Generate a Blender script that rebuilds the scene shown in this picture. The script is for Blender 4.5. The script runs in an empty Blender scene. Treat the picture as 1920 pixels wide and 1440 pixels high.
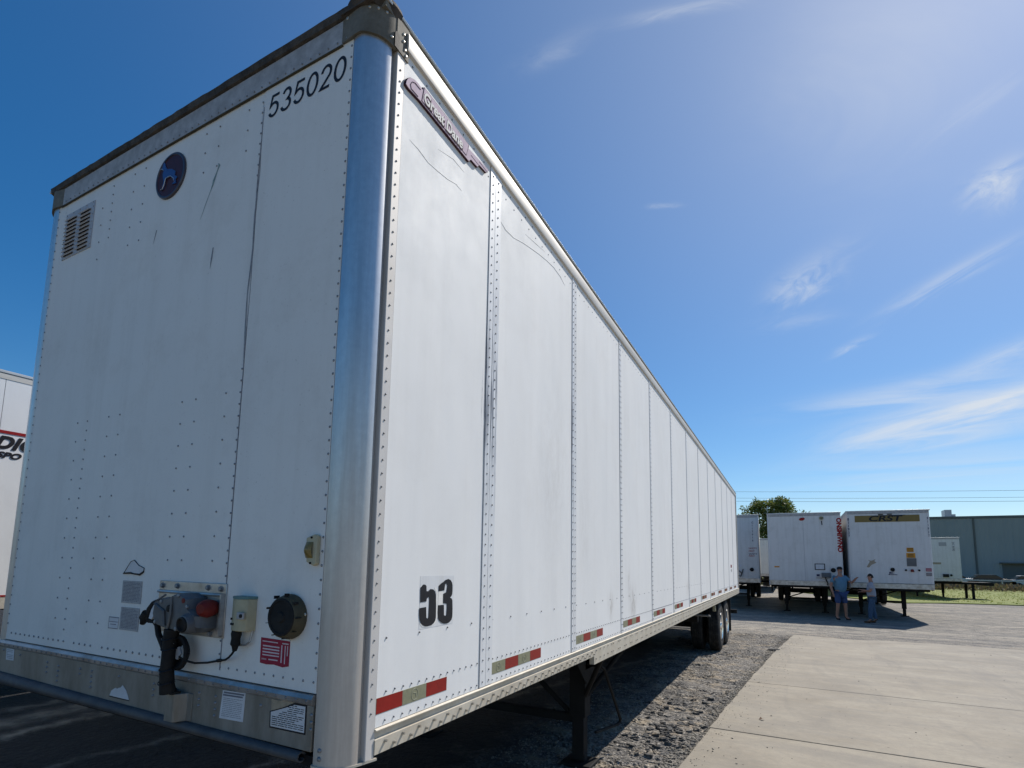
import bpy, bmesh, math, random
from mathutils import Vector, Matrix, noise
random.seed(7)
R = math.radians
sc = bpy.context.scene
COL = sc.collection

# ------------------------------------------------------------------ camera
cam_d = bpy.data.cameras.new('camera'); cam = bpy.data.objects.new('camera', cam_d); COL.objects.link(cam)
CAM = Vector((1.3111, -1.3938, 1.7891)); YAW, PIT, ROL = -.4851, .1204, .0182
fwd = Vector((math.sin(YAW)*math.cos(PIT), math.cos(YAW)*math.cos(PIT), math.sin(PIT)))
r0 = Vector((math.cos(YAW), -math.sin(YAW), 0)); u0 = r0.cross(fwd)
rt = math.cos(ROL)*r0 + math.sin(ROL)*u0; up = -math.sin(ROL)*r0 + math.cos(ROL)*u0
M = Matrix((rt, up, -fwd)).transposed().to_4x4(); M.translation = CAM
cam.matrix_world = M
cam_d.sensor_width = 36; cam_d.lens = 1008.8/1920*36
cam_d.shift_x = (960-945.41)/1920; cam_d.shift_y = (934.38-720)/1920
cam_d.clip_start = .05; cam_d.clip_end = 2000
sc.camera = cam
sc.render.resolution_x = 1024; sc.render.resolution_y = 768

# ------------------------------------------------------------------ sun, sky, exposure
SUN = Vector((.36, .85, 1.0)).normalized()
SUN_EL = math.asin(SUN.z); SUN_AZ = math.atan2(SUN.x, SUN.y)
ld = bpy.data.lights.new('sun', 'SUN'); ld.energy = 4.7; ld.angle = R(.53); ld.color = (1, .945, .87)
lo = bpy.data.objects.new('sun', ld); COL.objects.link(lo)
lo.rotation_euler = SUN.to_track_quat('Z', 'Y').to_euler(); lo.location = (20, 40, 50)
w = bpy.data.worlds.new("World"); sc.world = w; w.use_nodes = True; w.cycles.sampling_method = 'MANUAL'; w.cycles.sample_map_resolution = 512
nt = w.node_tree; nt.nodes.clear()
def N(tree, t, **k):
    n = tree.nodes.new(t)
    for a, b in k.items(): setattr(n, a, b)
    return n
def math_n(tree, op, a, b=None, c=None, clamp=False):
    n = tree.nodes.new('ShaderNodeMath'); n.operation = op; n.use_clamp = clamp
    for i, v in enumerate((a, b, c)):
        if v is None: continue
        if isinstance(v, (int, float)): n.inputs[i].default_value = v
        else: tree.links.new(v, n.inputs[i])
    return n.outputs[0]
out = N(nt, 'ShaderNodeOutputWorld'); bg = N(nt, 'ShaderNodeBackground')
sky = N(nt, 'ShaderNodeTexSky', sky_type='NISHITA', sun_disc=False)
sky.sun_elevation = SUN_EL; sky.sun_rotation = SUN_AZ; sky.air_density = 1.0; sky.dust_density = .25; sky.ozone_density = 4.0; sky.altitude = 0
hs = N(nt, 'ShaderNodeHueSaturation'); hs.inputs['Saturation'].default_value = 1.36; hs.inputs['Value'].default_value = 1.0
nt.links.new(sky.outputs[0], hs.inputs['Color'])
tc = N(nt, 'ShaderNodeTexCoord')
DIR = tc.outputs['Generated']
def vdot(a, vec):
    n = nt.nodes.new('ShaderNodeVectorMath'); n.operation = 'DOT_PRODUCT'; nt.links.new(a, n.inputs[0]); n.inputs[1].default_value = vec
    return n.outputs['Value']
def aim(az, el):
    az, el = R(az), R(el); return Vector((math.sin(az)*math.cos(el), math.cos(az)*math.cos(el), math.sin(el)))
CLOUDS = []   # azimuth, elevation, tilt, half length, half width, density, streak
CLOUDS = [(2.09, 25.75, 15.2, 0.044, 0.0234, 0.42, 26, 40), (1.48, 22.72, -1.8, 0.057, 0.0105, 0.16, 10, 40), (6.0, 19.75, 17.7, 0.025, 0.0063, 0.4, 20, 60), (12.89, 23.48, 20.1, 0.075, 0.0112, 0.36, 8, 60), (16.52, 29.48, 19.8, 0.028, 0.0161, 0.55, 26, 40), (16.99, 28.19, 44.7, 0.0185, 0.0137, 0.35, 26, 40), (-10.53, 34.46, -7.0, 0.021, 0.0037, 0.3, 30, 60), (9.39, 14.96, -0.6, 0.1376, 0.0172, 0.44, 5, 34), (12.16, 12.95, 6.0, 0.1293, 0.0219, 0.76, 5, 34), (11.7, 11.13, 6.1, 0.1374, 0.017, 0.53, 5, 34), (16.7, 16.87, 14.7, 0.0581, 0.0165, 0.42, 6, 34), (13.4, 15.96, 2.5, 0.1056, 0.0124, 0.21, 6, 34), (-7.58, 47.63, -5.8, 0.0845, 0.0076, 0.28, 8, 50), (9.29, 40.79, -11.0, 0.13, 0.1002, 0.22, 2.2, 5), (-22.76, 46.6, 18.7, 0.0545, 0.013, 0.16, 6, 20), (11.2, 8.89, 0.0, 0.1679, 0.0342, 0.32, 3, 34), (-1.12, 4.32, 2.6, 0.2393, 0.0353, 0.18, 2, 20), (15.58, 34.63, 17.0, 0.0502, 0.0092, 0.16, 8, 50), (18.5, 14.2, 12, 0.12, 0.012, 0.45, 5, 40), (6.5, 11.2, 5, 0.06, 0.008, 0.3, 8, 60), (4.0, 27.5, 20, 0.05, 0.02, 0.12, 14, 30)]
tot = None
for i, (az, el, tilt, a, b, dens, sx, sy) in enumerate(CLOUDS):
    c = aim(az, el); e1 = Vector((math.cos(R(az)), -math.sin(R(az)), 0)); e2 = e1.cross(-c)
    if e2.z < 0: e2 = -e2
    t = R(tilt); f1 = math.cos(t)*e1 + math.sin(t)*e2; f2 = -math.sin(t)*e1 + math.cos(t)*e2
    u = vdot(DIR, f1); v = vdot(DIR, f2); k = vdot(DIR, c)
    cx = nt.nodes.new('ShaderNodeCombineXYZ')
    nt.links.new(math_n(nt, 'MULTIPLY', u, sx), cx.inputs[0]); nt.links.new(math_n(nt, 'MULTIPLY', v, sy), cx.inputs[1]); cx.inputs[2].default_value = i*3.7
    nz = N(nt, 'ShaderNodeTexNoise'); nz.inputs['Scale'].default_value = 1; nz.inputs['Detail'].default_value = 5; nz.inputs['Roughness'].default_value = .62; nz.inputs['Distortion'].default_value = .9
    nt.links.new(cx.outputs[0], nz.inputs['Vector'])
    warp = math_n(nt, 'MULTIPLY', math_n(nt, 'SUBTRACT', nz.outputs['Fac'], .5), b*1.8)
    uu = math_n(nt, 'POWER', math_n(nt, 'ABSOLUTE', math_n(nt, 'DIVIDE', u, a)), 2.4)
    vv = math_n(nt, 'POWER', math_n(nt, 'DIVIDE', math_n(nt, 'ADD', v, warp), b), 2)
    g = math_n(nt, 'EXPONENT', math_n(nt, 'MULTIPLY', math_n(nt, 'ADD', uu, vv), -1))
    s = math_n(nt, 'MULTIPLY', math_n(nt, 'SUBTRACT', nz.outputs['Fac'], .34), 2.6, clamp=True)
    m = math_n(nt, 'MULTIPLY', math_n(nt, 'MULTIPLY', g, s), math_n(nt, 'MULTIPLY', math_n(nt, 'GREATER_THAN', k, 0), dens))
    tot = m if tot is None else math_n(nt, 'ADD', tot, m)
# thin high veil that brightens toward the sun
k = vdot(DIR, SUN); glow = math_n(nt, 'EXPONENT', math_n(nt, 'MULTIPLY', math_n(nt, 'SUBTRACT', 1.0, k), -4.2))
tot = math_n(nt, 'ADD', math_n(nt, 'MULTIPLY', tot, 1.15), math_n(nt, 'MULTIPLY', glow, .30))
tot = math_n(nt, 'MINIMUM', tot, .9)
mx = N(nt, 'ShaderNodeMix', data_type='RGBA')
nt.links.new(tot, mx.inputs['Factor']); nt.links.new(hs.outputs[0], mx.inputs['A']); mx.inputs['B'].default_value = (6.6, 7.0, 7.5, 1)
nt.links.new(mx.outputs['Result'], bg.inputs[0]); bg.inputs[1].default_value = .105
nt.links.new(bg.outputs[0], out.inputs[0])
sc.cycles.max_bounces = 7; sc.cycles.diffuse_bounces = 3; sc.cycles.glossy_bounces = 3; sc.cycles.transmission_bounces = 2; sc.cycles.caustics_reflective = False; sc.cycles.caustics_refractive = False
sc.view_settings.view_transform = 'Standard'; sc.view_settings.look = 'None'
sc.view_settings.exposure = 0.06; sc.view_settings.gamma = 1; sc.view_settings.use_curve_mapping = False

# ------------------------------------------------------------------ materials
def new_mat(name):
    m = bpy.data.materials.new(name); m.use_nodes = True
    return m, m.node_tree, m.node_tree.nodes['Principled BSDF']
def ramp(t, fac, stops):
    n = t.nodes.new('ShaderNodeValToRGB'); t.links.new(fac, n.inputs[0])
    while len(n.color_ramp.elements) < len(stops): n.color_ramp.elements.new(.5)
    for e, (p, c) in zip(n.color_ramp.elements, stops):
        e.position = p; e.color = (*c, 1) if isinstance(c, tuple) else (c, c, c, 1)
    return n.outputs[0]
def tex(t, kind, scale, vec=None, mapscale=None, **k):
    n = t.nodes.new('ShaderNodeTex' + kind); n.inputs['Scale'].default_value = scale
    for a, b in k.items():
        key = a.replace('_', ' ')
        if key in n.inputs: n.inputs[key].default_value = b
        else: setattr(n, a, b)
    if vec is None:
        vec = t.nodes.new('ShaderNodeTexCoord').outputs['Object']
    if mapscale:
        mp = t.nodes.new('ShaderNodeMapping'); mp.inputs['Scale'].default_value = mapscale; t.links.new(vec, mp.inputs[0]); vec = mp.outputs[0]
    t.links.new(vec, n.inputs['Vector']); return n
def mix(t, fac, a, b):
    n = t.nodes.new('ShaderNodeMix'); n.data_type = 'RGBA'
    if isinstance(fac, (int, float)): n.inputs['Factor'].default_value = fac
    else: t.links.new(fac, n.inputs['Factor'])
    for key, v in (('A', a), ('B', b)):
        if isinstance(v, tuple): n.inputs[key].default_value = (*v, 1)
        else: t.links.new(v, n.inputs[key])
    return n.outputs['Result']
def bump(t, p, h, strength=.3, dist=.01, prev=None):
    b = t.nodes.new('ShaderNodeBump'); b.inputs['Strength'].default_value = strength; b.inputs['Distance'].default_value = dist
    t.links.new(h, b.inputs['Height'])
    if prev is not None: t.links.new(prev, b.inputs['Normal'])
    t.links.new(b.outputs[0], p.inputs['Normal']); return b.outputs[0]
def simple(name, col, rough=.6, metal=0, var=.12, scale=14, bmp=.1, bdist=.003, dirt=None, mapscale=None):
    """paint or metal with uneven tone, grain and optional dirt"""
    m, t, p = new_mat(name)
    n1 = tex(t, 'Noise', scale, mapscale=mapscale, Detail=6.0, Roughness=.65)
    lo_ = tuple(c*(1-var) for c in col); hi = tuple(min(1, c*(1+var)) for c in col)
    c = ramp(t, n1.outputs['Fac'], [(.3, lo_), (.7, hi)])
    if dirt:
        dcol, damt, dsc = dirt
        n2 = tex(t, 'Noise', dsc, mapscale=mapscale, Detail=9.0, Roughness=.72)
        f = ramp(t, n2.outputs['Fac'], [(.45, 0.0), (.72, damt)])
        c = mix(t, f, c, dcol)
    t.links.new(c, p.inputs['Base Color']); p.inputs['Roughness'].default_value = rough; p.inputs['Metallic'].default_value = metal; p.inputs['Specular IOR Level'].default_value = .5 if metal > .3 or rough < .3 else .22
    n3 = tex(t, 'Noise', scale*6, Detail=3.0)
    if bmp: bump(t, p, n3.outputs['Fac'], bmp, bdist)
    return m
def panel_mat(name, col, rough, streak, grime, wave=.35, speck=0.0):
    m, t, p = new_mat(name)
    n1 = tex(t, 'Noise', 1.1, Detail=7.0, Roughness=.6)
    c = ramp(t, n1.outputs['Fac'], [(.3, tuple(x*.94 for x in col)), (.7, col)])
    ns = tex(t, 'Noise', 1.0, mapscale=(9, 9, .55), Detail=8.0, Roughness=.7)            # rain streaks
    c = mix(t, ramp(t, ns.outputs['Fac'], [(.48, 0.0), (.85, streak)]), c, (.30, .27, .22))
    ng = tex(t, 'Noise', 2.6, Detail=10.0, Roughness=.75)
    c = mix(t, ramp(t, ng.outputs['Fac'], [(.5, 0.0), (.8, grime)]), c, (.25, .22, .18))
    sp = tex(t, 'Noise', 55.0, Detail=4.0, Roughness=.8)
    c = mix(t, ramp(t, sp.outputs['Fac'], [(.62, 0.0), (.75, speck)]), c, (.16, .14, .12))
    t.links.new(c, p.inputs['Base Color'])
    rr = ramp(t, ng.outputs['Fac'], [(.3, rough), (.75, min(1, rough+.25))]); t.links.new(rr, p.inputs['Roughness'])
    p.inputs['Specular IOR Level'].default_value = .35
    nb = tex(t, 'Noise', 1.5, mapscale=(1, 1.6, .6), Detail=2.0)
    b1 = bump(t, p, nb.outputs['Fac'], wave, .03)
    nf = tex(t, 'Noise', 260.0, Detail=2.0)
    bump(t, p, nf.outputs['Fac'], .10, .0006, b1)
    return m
MT = {}
MT['front_white'] = panel_mat('front_sheet_paint', (.80, .79, .765), .5, .16, .20, .30, .40)  # the front sheets' own warm white, with streaks, grime and specks
def smudge(m):
    t = m.node_tree; p = t.nodes['Principled BSDF']; oc = t.nodes.new('ShaderNodeTexCoord').outputs['Object']
    sp = t.nodes.new('ShaderNodeSeparateXYZ'); t.links.new(oc, sp.inputs[0]); n = tex(t, 'Noise', 1, oc, (1, 16, 7), Detail=8.0, Roughness=.75)
    f = None
    for (y, z, a, b, k) in ((3.02, 1.46, .07, .10, .8), (3.74, 1.44, .10, .13, 1.0), (3.60, 1.62, .05, .12, .5), (1.75, 2.35, .22, .5, .22), (6.9, 1.5, .15, .12, .5), (2.35, 2.0, .1, .5, .15)):
        q = math_n(t, 'ADD', math_n(t, 'POWER', math_n(t, 'DIVIDE', math_n(t, 'SUBTRACT', sp.outputs['Y'], y), a), 2), math_n(t, 'POWER', math_n(t, 'DIVIDE', math_n(t, 'SUBTRACT', sp.outputs['Z'], z), b), 2))
        g = math_n(t, 'MULTIPLY', math_n(t, 'EXPONENT', math_n(t, 'MULTIPLY', q, -1)), k); f = g if f is None else math_n(t, 'ADD', f, g)
    f = math_n(t, 'MULTIPLY', f, ramp(t, n.outputs['Fac'], [(.38, 0.0), (.62, .75)]), clamp=True)
    old = p.inputs['Base Color'].links[0].from_socket
    t.links.new(mix(t, f, old, (.30, .26, .22)), p.inputs['Base Color']); return m
MT['side_white'] = panel_mat('side_panel_paint', (.84, .84, .83), .60, .10, .07, .25, .10)
smudge(MT['side_white'])
MT['strip_white'] = panel_mat('side_strip_paint', (.76, .77, .78), .4, .3, .25, .1, .2)
MT['far_white'] = panel_mat('old_trailer_paint', (.70, .69, .68), .5, .40, .30, .3, .1)
MT['far_white_warm'] = panel_mat('old_trailer_paint_yellowed', (.70, .68, .62), .5, .5, .35, .3, .1)
MT['rail_alu'] = simple('bright_rail_aluminium', (.62, .59, .54), .55, .2, .08, 30, .06, .001, ((.35, .3, .22), .35, 5), (1, .2, 1))
MT['rail_dusty'] = simple('dusty_bottom_rail_aluminium', (.60, .55, .46), .55, .15, .1, 20, .12, .002, ((.42, .35, .25), .6, 4))
MT['top_plate'] = simple('weathered_top_rail_plate', (.42, .41, .41), .6, .15, .18, 22, .15, .002, ((.20, .19, .18), .6, 9))
MT['lower_plate'] = simple('grimy_lower_front_plate', (.27, .255, .23), .55, .45, .2, 9, .15, .003, ((.14, .12, .09), .8, 5), (1, 1, .35))
MT['cap'] = simple('corner_cap_metal', (.17, .16, .135), .75, .1, .2, 24, .2, .002, ((.09, .08, .06), .7, 11))
MT['black'] = simple('worn_black_paint', (.013, .013, .014), .7, 0, .3, 12, .2, .003, ((.05, .045, .038), .5, 6))
MT['steel_black'] = simple('undercarriage_black_steel', (.009, .009, .010), .75, 0, .3, 8, .2, .004, ((.03, .027, .022), .5, 3))
MT['rubber'] = simple('tyre_rubber', (.025, .025, .026), .8, 0, .25, 16, .3, .003, ((.12, .11, .095), .7, 6))
MT['rim'] = simple('polished_wheel_aluminium', (.80, .80, .80), .16, 1, .06, 18, .04, .001)
MT['wood_dark'] = simple('dark_torn_roof_wrap', (.06, .052, .045), .8, 0, .4, 18, .5, .01, ((.14, .12, .1), .5, 9))
MT['roof_skin'] = simple('roof_skin', (.55, .55, .54), .45, .5, .1, 6, .1, .003)
MT['rivet'] = simple('rivet_metal', (.20, .20, .21), .5, .3, .15, 60, 0)
MT['rivet_dark'] = simple('dull_rivet_metal', (.24, .25, .27), .5, .5, .15, 60, 0)
MT['screw'] = simple('bolt_metal', (.55, .52, .46), .35, .7, .15, 60, 0)
MT['ink'] = simple('black_vinyl_lettering', (.018, .018, .022), .45, 0, .2, 30, .05, .001)
MT['red_vinyl'] = simple('red_vinyl', (.30, .012, .014), .5, 0, .15, 20, .05, .001)
MT['tape_red'] = simple('red_reflective_tape', (.27, .014, .011), .35, 0, .12, 60, .1, .0006, ((.13, .01, .008), .4, 20))
MT['tape_pale'] = simple('silver_reflective_tape', (.25, .25, .165), .35, 0, .10, 60, .1, .0006, ((.18, .18, .12), .5, 20))
MT['tape_print'] = simple('tape_watermark', (.42, .42, .32), .35, 0, .05, 60, 0)
MT['paper'] = simple('sticker_paper', (.62, .63, .66), .6, 0, .06, 20, .1, .001, ((.42, .38, .32), .35, 8))
MT['paper_faded'] = simple('faded_sticker', (.40, .40, .41), .65, 0, .12, 60, .1, .001, ((.27, .25, .25), .7, 40))
MT['paper_torn'] = simple('torn_sticker_backing', (.36, .30, .22), .7, 0, .2, 40, .2, .001)
MT['print_grey'] = simple('faint_print', (.17, .17, .2), .7, 0, .1, 30, 0)
MT['label_red'] = simple('crimson_label', (.30, .022, .05), .55, 0, .12, 30, .05, .001)
MT['label_print'] = simple('label_white_print', (.62, .52, .55), .6, 0, .1, 30, 0)
MT['cream'] = simple('aged_cream_plastic', (.46, .42, .29), .5, 0, .12, 14, .08, .001, ((.28, .23, .13), .5, 9))
MT['amber'] = simple('yellowed_lens', (.20, .15, .05), .22, 0, .2, 30, .05, .001)
MT['teal'] = simple('teal_lid', (.12, .22, .22), .5, 0, .1, 20, .05, .001)
MT['box_grey'] = simple('cast_grey_housing', (.115, .125, .14), .5, .2, .2, 16, .2, .002, ((.2, .18, .15), .5, 10))
MT['edge_dark'] = simple('dark_rolled_edge', (.085, .09, .10), .6, .2, .25, 10, .2, .003, ((.16, .14, .11), .5, 5))
MT['strip_alu'] = simple('dull_strip_aluminium', (.60, .58, .56), .6, .15, .08, 20, .1, .001, ((.42, .38, .32), .5, 5), (1, 1, .4))
MT['vent_alu'] = simple('grey_vent_plate', (.46, .47, .50), .55, .1, .08, 14, .1, .001, ((.30, .29, .29), .5, 9))
MT['plate_alu'] = simple('connector_plate_aluminium', (.46, .45, .44), .36, .6, .15, 12, .15, .002, ((.20, .16, .12), .8, 7))
MT['red_cast'] = simple('red_connector', (.16, .018, .014), .5, 0, .25, 20, .1, .001)
MT['olive'] = simple('dirty_olive_rim', (.075, .065, .04), .6, 0, .25, 25, .1, .001)
MT['badge_red'] = simple('dark_maroon_badge', (.06, .014, .010), .35, 0, .2, 30, .05, .001)
MT['badge_rim'] = simple('badge_rim', (.07, .06, .07), .35, .4, .1, 30, 0)
MT['badge_dog'] = simple('blue_relief', (.05, .10, .26), .3, .2, .15, 60, .1, .001)
MT['badge_edge'] = simple('silver_relief_edge', (.5, .52, .55), .3, .6, .1, 60, 0)
MT['emblem'] = simple('faded_mauve_emblem', (.62, .50, .57), .9, 0, .08, 30, .05, .001)
MT['emblem_dark'] = simple('emblem_side', (.05, .02, .035), .95, 0, .1, 30, 0)
MT['emblem_letter'] = simple('emblem_letter', (.80, .78, .74), .8, 0, .05, 30, 0)
MT['green_stain'] = simple('verdigris_stain', (.22, .31, .30), .7, 0, .3, 60, 0)
MT['scuff'] = simple('scuff_mark', (.25, .26, .29), .7, 0, .4, 40, 0)
MT['faint'] = simple('crease_line', (.58, .585, .59), .6, 0, .1, 20, 0)
MT['gold'] = simple('gold_banner', (.22, .16, .055), .5, 0, .15, 3, 0, .001, ((.16, .12, .06), .5, 3))
MT['orange_sign'] = simple('orange_sticker', (.62, .28, .03), .5, 0, .1, 5, 0)
MT['grey_sign'] = simple('grey_placard', (.14, .14, .14), .6, 0, .1, 10, 0)
MT['blue_ink'] = simple('navy_lettering', (.03, .035, .09), .5, 0, .1, 10, 0)
MT['skin'] = simple('skin', (.38, .20, .14), .5, 0, .1, 10, 0)
MT['shirt_blue'] = simple('light_blue_polo', (.12, .24, .34), .85, 0, .12, 12, .3, .01)
MT['shirt_grey'] = simple('pale_grey_tee', (.30, .33, .40), .85, 0, .1, 12, .3, .01)
MT['denim'] = simple('denim', (.055, .10, .17), .85, 0, .2, 12, .3, .01)
MT['shorts'] = simple('navy_shorts', (.05, .085, .20), .85, 0, .15, 12, .3, .01)
MT['cloth_dark'] = simple('dark_cap_cloth', (.02, .02, .024), .85, 0, .15, 12, .2, .01)
MT['boot'] = simple('brown_boot', (.10, .05, .025), .7, 0, .2, 12, .2, .01)
MT['hair'] = simple('dark_hair', (.03, .024, .02), .7, 0, .2, 30, .2, .01)
MT['beard'] = simple('grey_beard', (.22, .2, .19), .8, 0, .2, 30, .2, .01)
MT['timber'] = simple('weathered_timber', (.34, .26, .17), .75, 0, .2, 20, .2, .003, None, (1, 8, 1))
MT['rubble'] = simple('broken_asphalt', (.055, .054, .053), .85, 0, .45, 30, .5, .006, ((.26, .25, .23), .8, 12))
MT['stone'] = simple('loose_stone', (.24, .22, .185), .85, 0, .55, 60.0, .3, .004)
MT['car_white'] = simple('car_paint_pale', (.55, .56, .58), .3, 0, .03, 5, 0)
MT['car_dark'] = simple('car_paint_dark', (.06, .065, .07), .3, 0, .03, 5, 0)
MT['glass'] = simple('dark_glass', (.02, .025, .03), .08, 0, .05, 5, 0)
MT['galv'] = simple('galvanised_steel', (.45, .45, .45), .45, .5, .1, 8, .05, .003)
MT['wire'] = simple('power_cable', (.16, .165, .175), .6, 0, .1, 5, 0)
MT['pole'] = simple('pole_timber', (.13, .10, .075), .85, 0, .2, 4, .2, .01, None, (6, 6, .4))
MT['bark'] = simple('bark', (.10, .08, .06), .9, 0, .3, 6, .5, .02, None, (3, 3, .6))
def leaf_mat(name, a, b, c3):
    m, t, p = new_mat(name)
    g = t.nodes.new('ShaderNodeNewGeometry')
    c = ramp(t, g.outputs['Random Per Island'], [(0.0, a), (.55, b), (1.0, c3)])
    t.links.new(c, p.inputs['Base Color']); p.inputs['Roughness'].default_value = .5
    p.inputs['Transmission Weight'].default_value = 0
    tr = t.nodes.new('ShaderNodeBsdfTranslucent'); t.links.new(c, tr.inputs['Color'])
    ms = t.nodes.new('ShaderNodeMixShader'); ms.inputs[0].default_value = .35
    t.links.new(p.outputs[0], ms.inputs[1]); t.links.new(tr.outputs[0], ms.inputs[2])
    t.links.new(ms.outputs[0], t.nodes['Material Output'].inputs['Surface']); return m
MT['leaf'] = leaf_mat('tree_leaves', (.06, .10, .015), (.13, .17, .03), (.30, .30, .07))
MT['weed'] = leaf_mat('dry_weeds', (.11, .085, .05), (.16, .12, .07), (.12, .14, .05))
MT['grass_blade'] = leaf_mat('grass_blades', (.17, .21, .03), (.23, .27, .04), (.30, .30, .09))
def post_mat():
    """corner post: bare aluminium, dusty towards its foot and along the drip lines"""
    m, t, p = new_mat('corner_post_aluminium')
    oc = t.nodes.new('ShaderNodeTexCoord').outputs['Object']
    n = tex(t, 'Noise', 1, oc, (14, 14, .8), Detail=8.0, Roughness=.7)
    n2 = tex(t, 'Noise', 35, oc, None, Detail=6.0, Roughness=.7)
    sp = t.nodes.new('ShaderNodeSeparateXYZ'); t.links.new(oc, sp.inputs[0])
    hgt = math_n(t, 'MULTIPLY', math_n(t, 'SUBTRACT', 2.75, sp.outputs['Z']), .7, clamp=True)
    d = math_n(t, 'MULTIPLY', hgt, math_n(t, 'ADD', math_n(t, 'MULTIPLY', n.outputs['Fac'], 1.3), -.05), clamp=True)
    c = ramp(t, n2.outputs['Fac'], [(.3, (.62, .615, .61)), (.7, (.74, .73, .71))])
    c = mix(t, ramp(t, n.outputs['Fac'], [(.42, 0.0), (.7, .6)]), c, (.40, .40, .41))
    c = mix(t, d, c, (.47, .39, .31))
    t.links.new(c, p.inputs['Base Color'])
    t.links.new(math_n(t, 'SUBTRACT', .78, math_n(t, 'MULTIPLY', d, .85), clamp=True), p.inputs['Metallic'])
    t.links.new(math_n(t, 'ADD', .33, math_n(t, 'MULTIPLY', d, .25)), p.inputs['Roughness'])
    bump(t, p, n2.outputs['Fac'], .12, .001); return m
MT['post'] = post_mat()
def seam_dirty():
    m, t, p = new_mat('scuffed_seam_strip_paint')
    oc = t.nodes.new('ShaderNodeTexCoord').outputs['Object']
    n = tex(t, 'Noise', 1, oc, (40, 60, 3.0), Detail=8.0, Roughness=.7)
    sp = t.nodes.new('ShaderNodeSeparateXYZ'); t.links.new(oc, sp.inputs[0])
    z = sp.outputs['Z']
    band = math_n(t, 'EXPONENT', math_n(t, 'MULTIPLY', math_n(t, 'POWER', math_n(t, 'DIVIDE', math_n(t, 'SUBTRACT', z, 2.62), .42), 2), -1))
    f = math_n(t, 'MULTIPLY', ramp(t, n.outputs['Fac'], [(.42, 0.0), (.6, 1.0)]), band, clamp=True)
    c = mix(t, f, (.76, .77, .78), (.13, .14, .17))
    c = mix(t, ramp(t, n.outputs['Fac'], [(.5, 0.0), (.8, .35)]), c, (.35, .34, .33))
    t.links.new(c, p.inputs['Base Color']); p.inputs['Roughness'].default_value = .45
    return m
MT['seam_dirty'] = seam_dirty()

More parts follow.
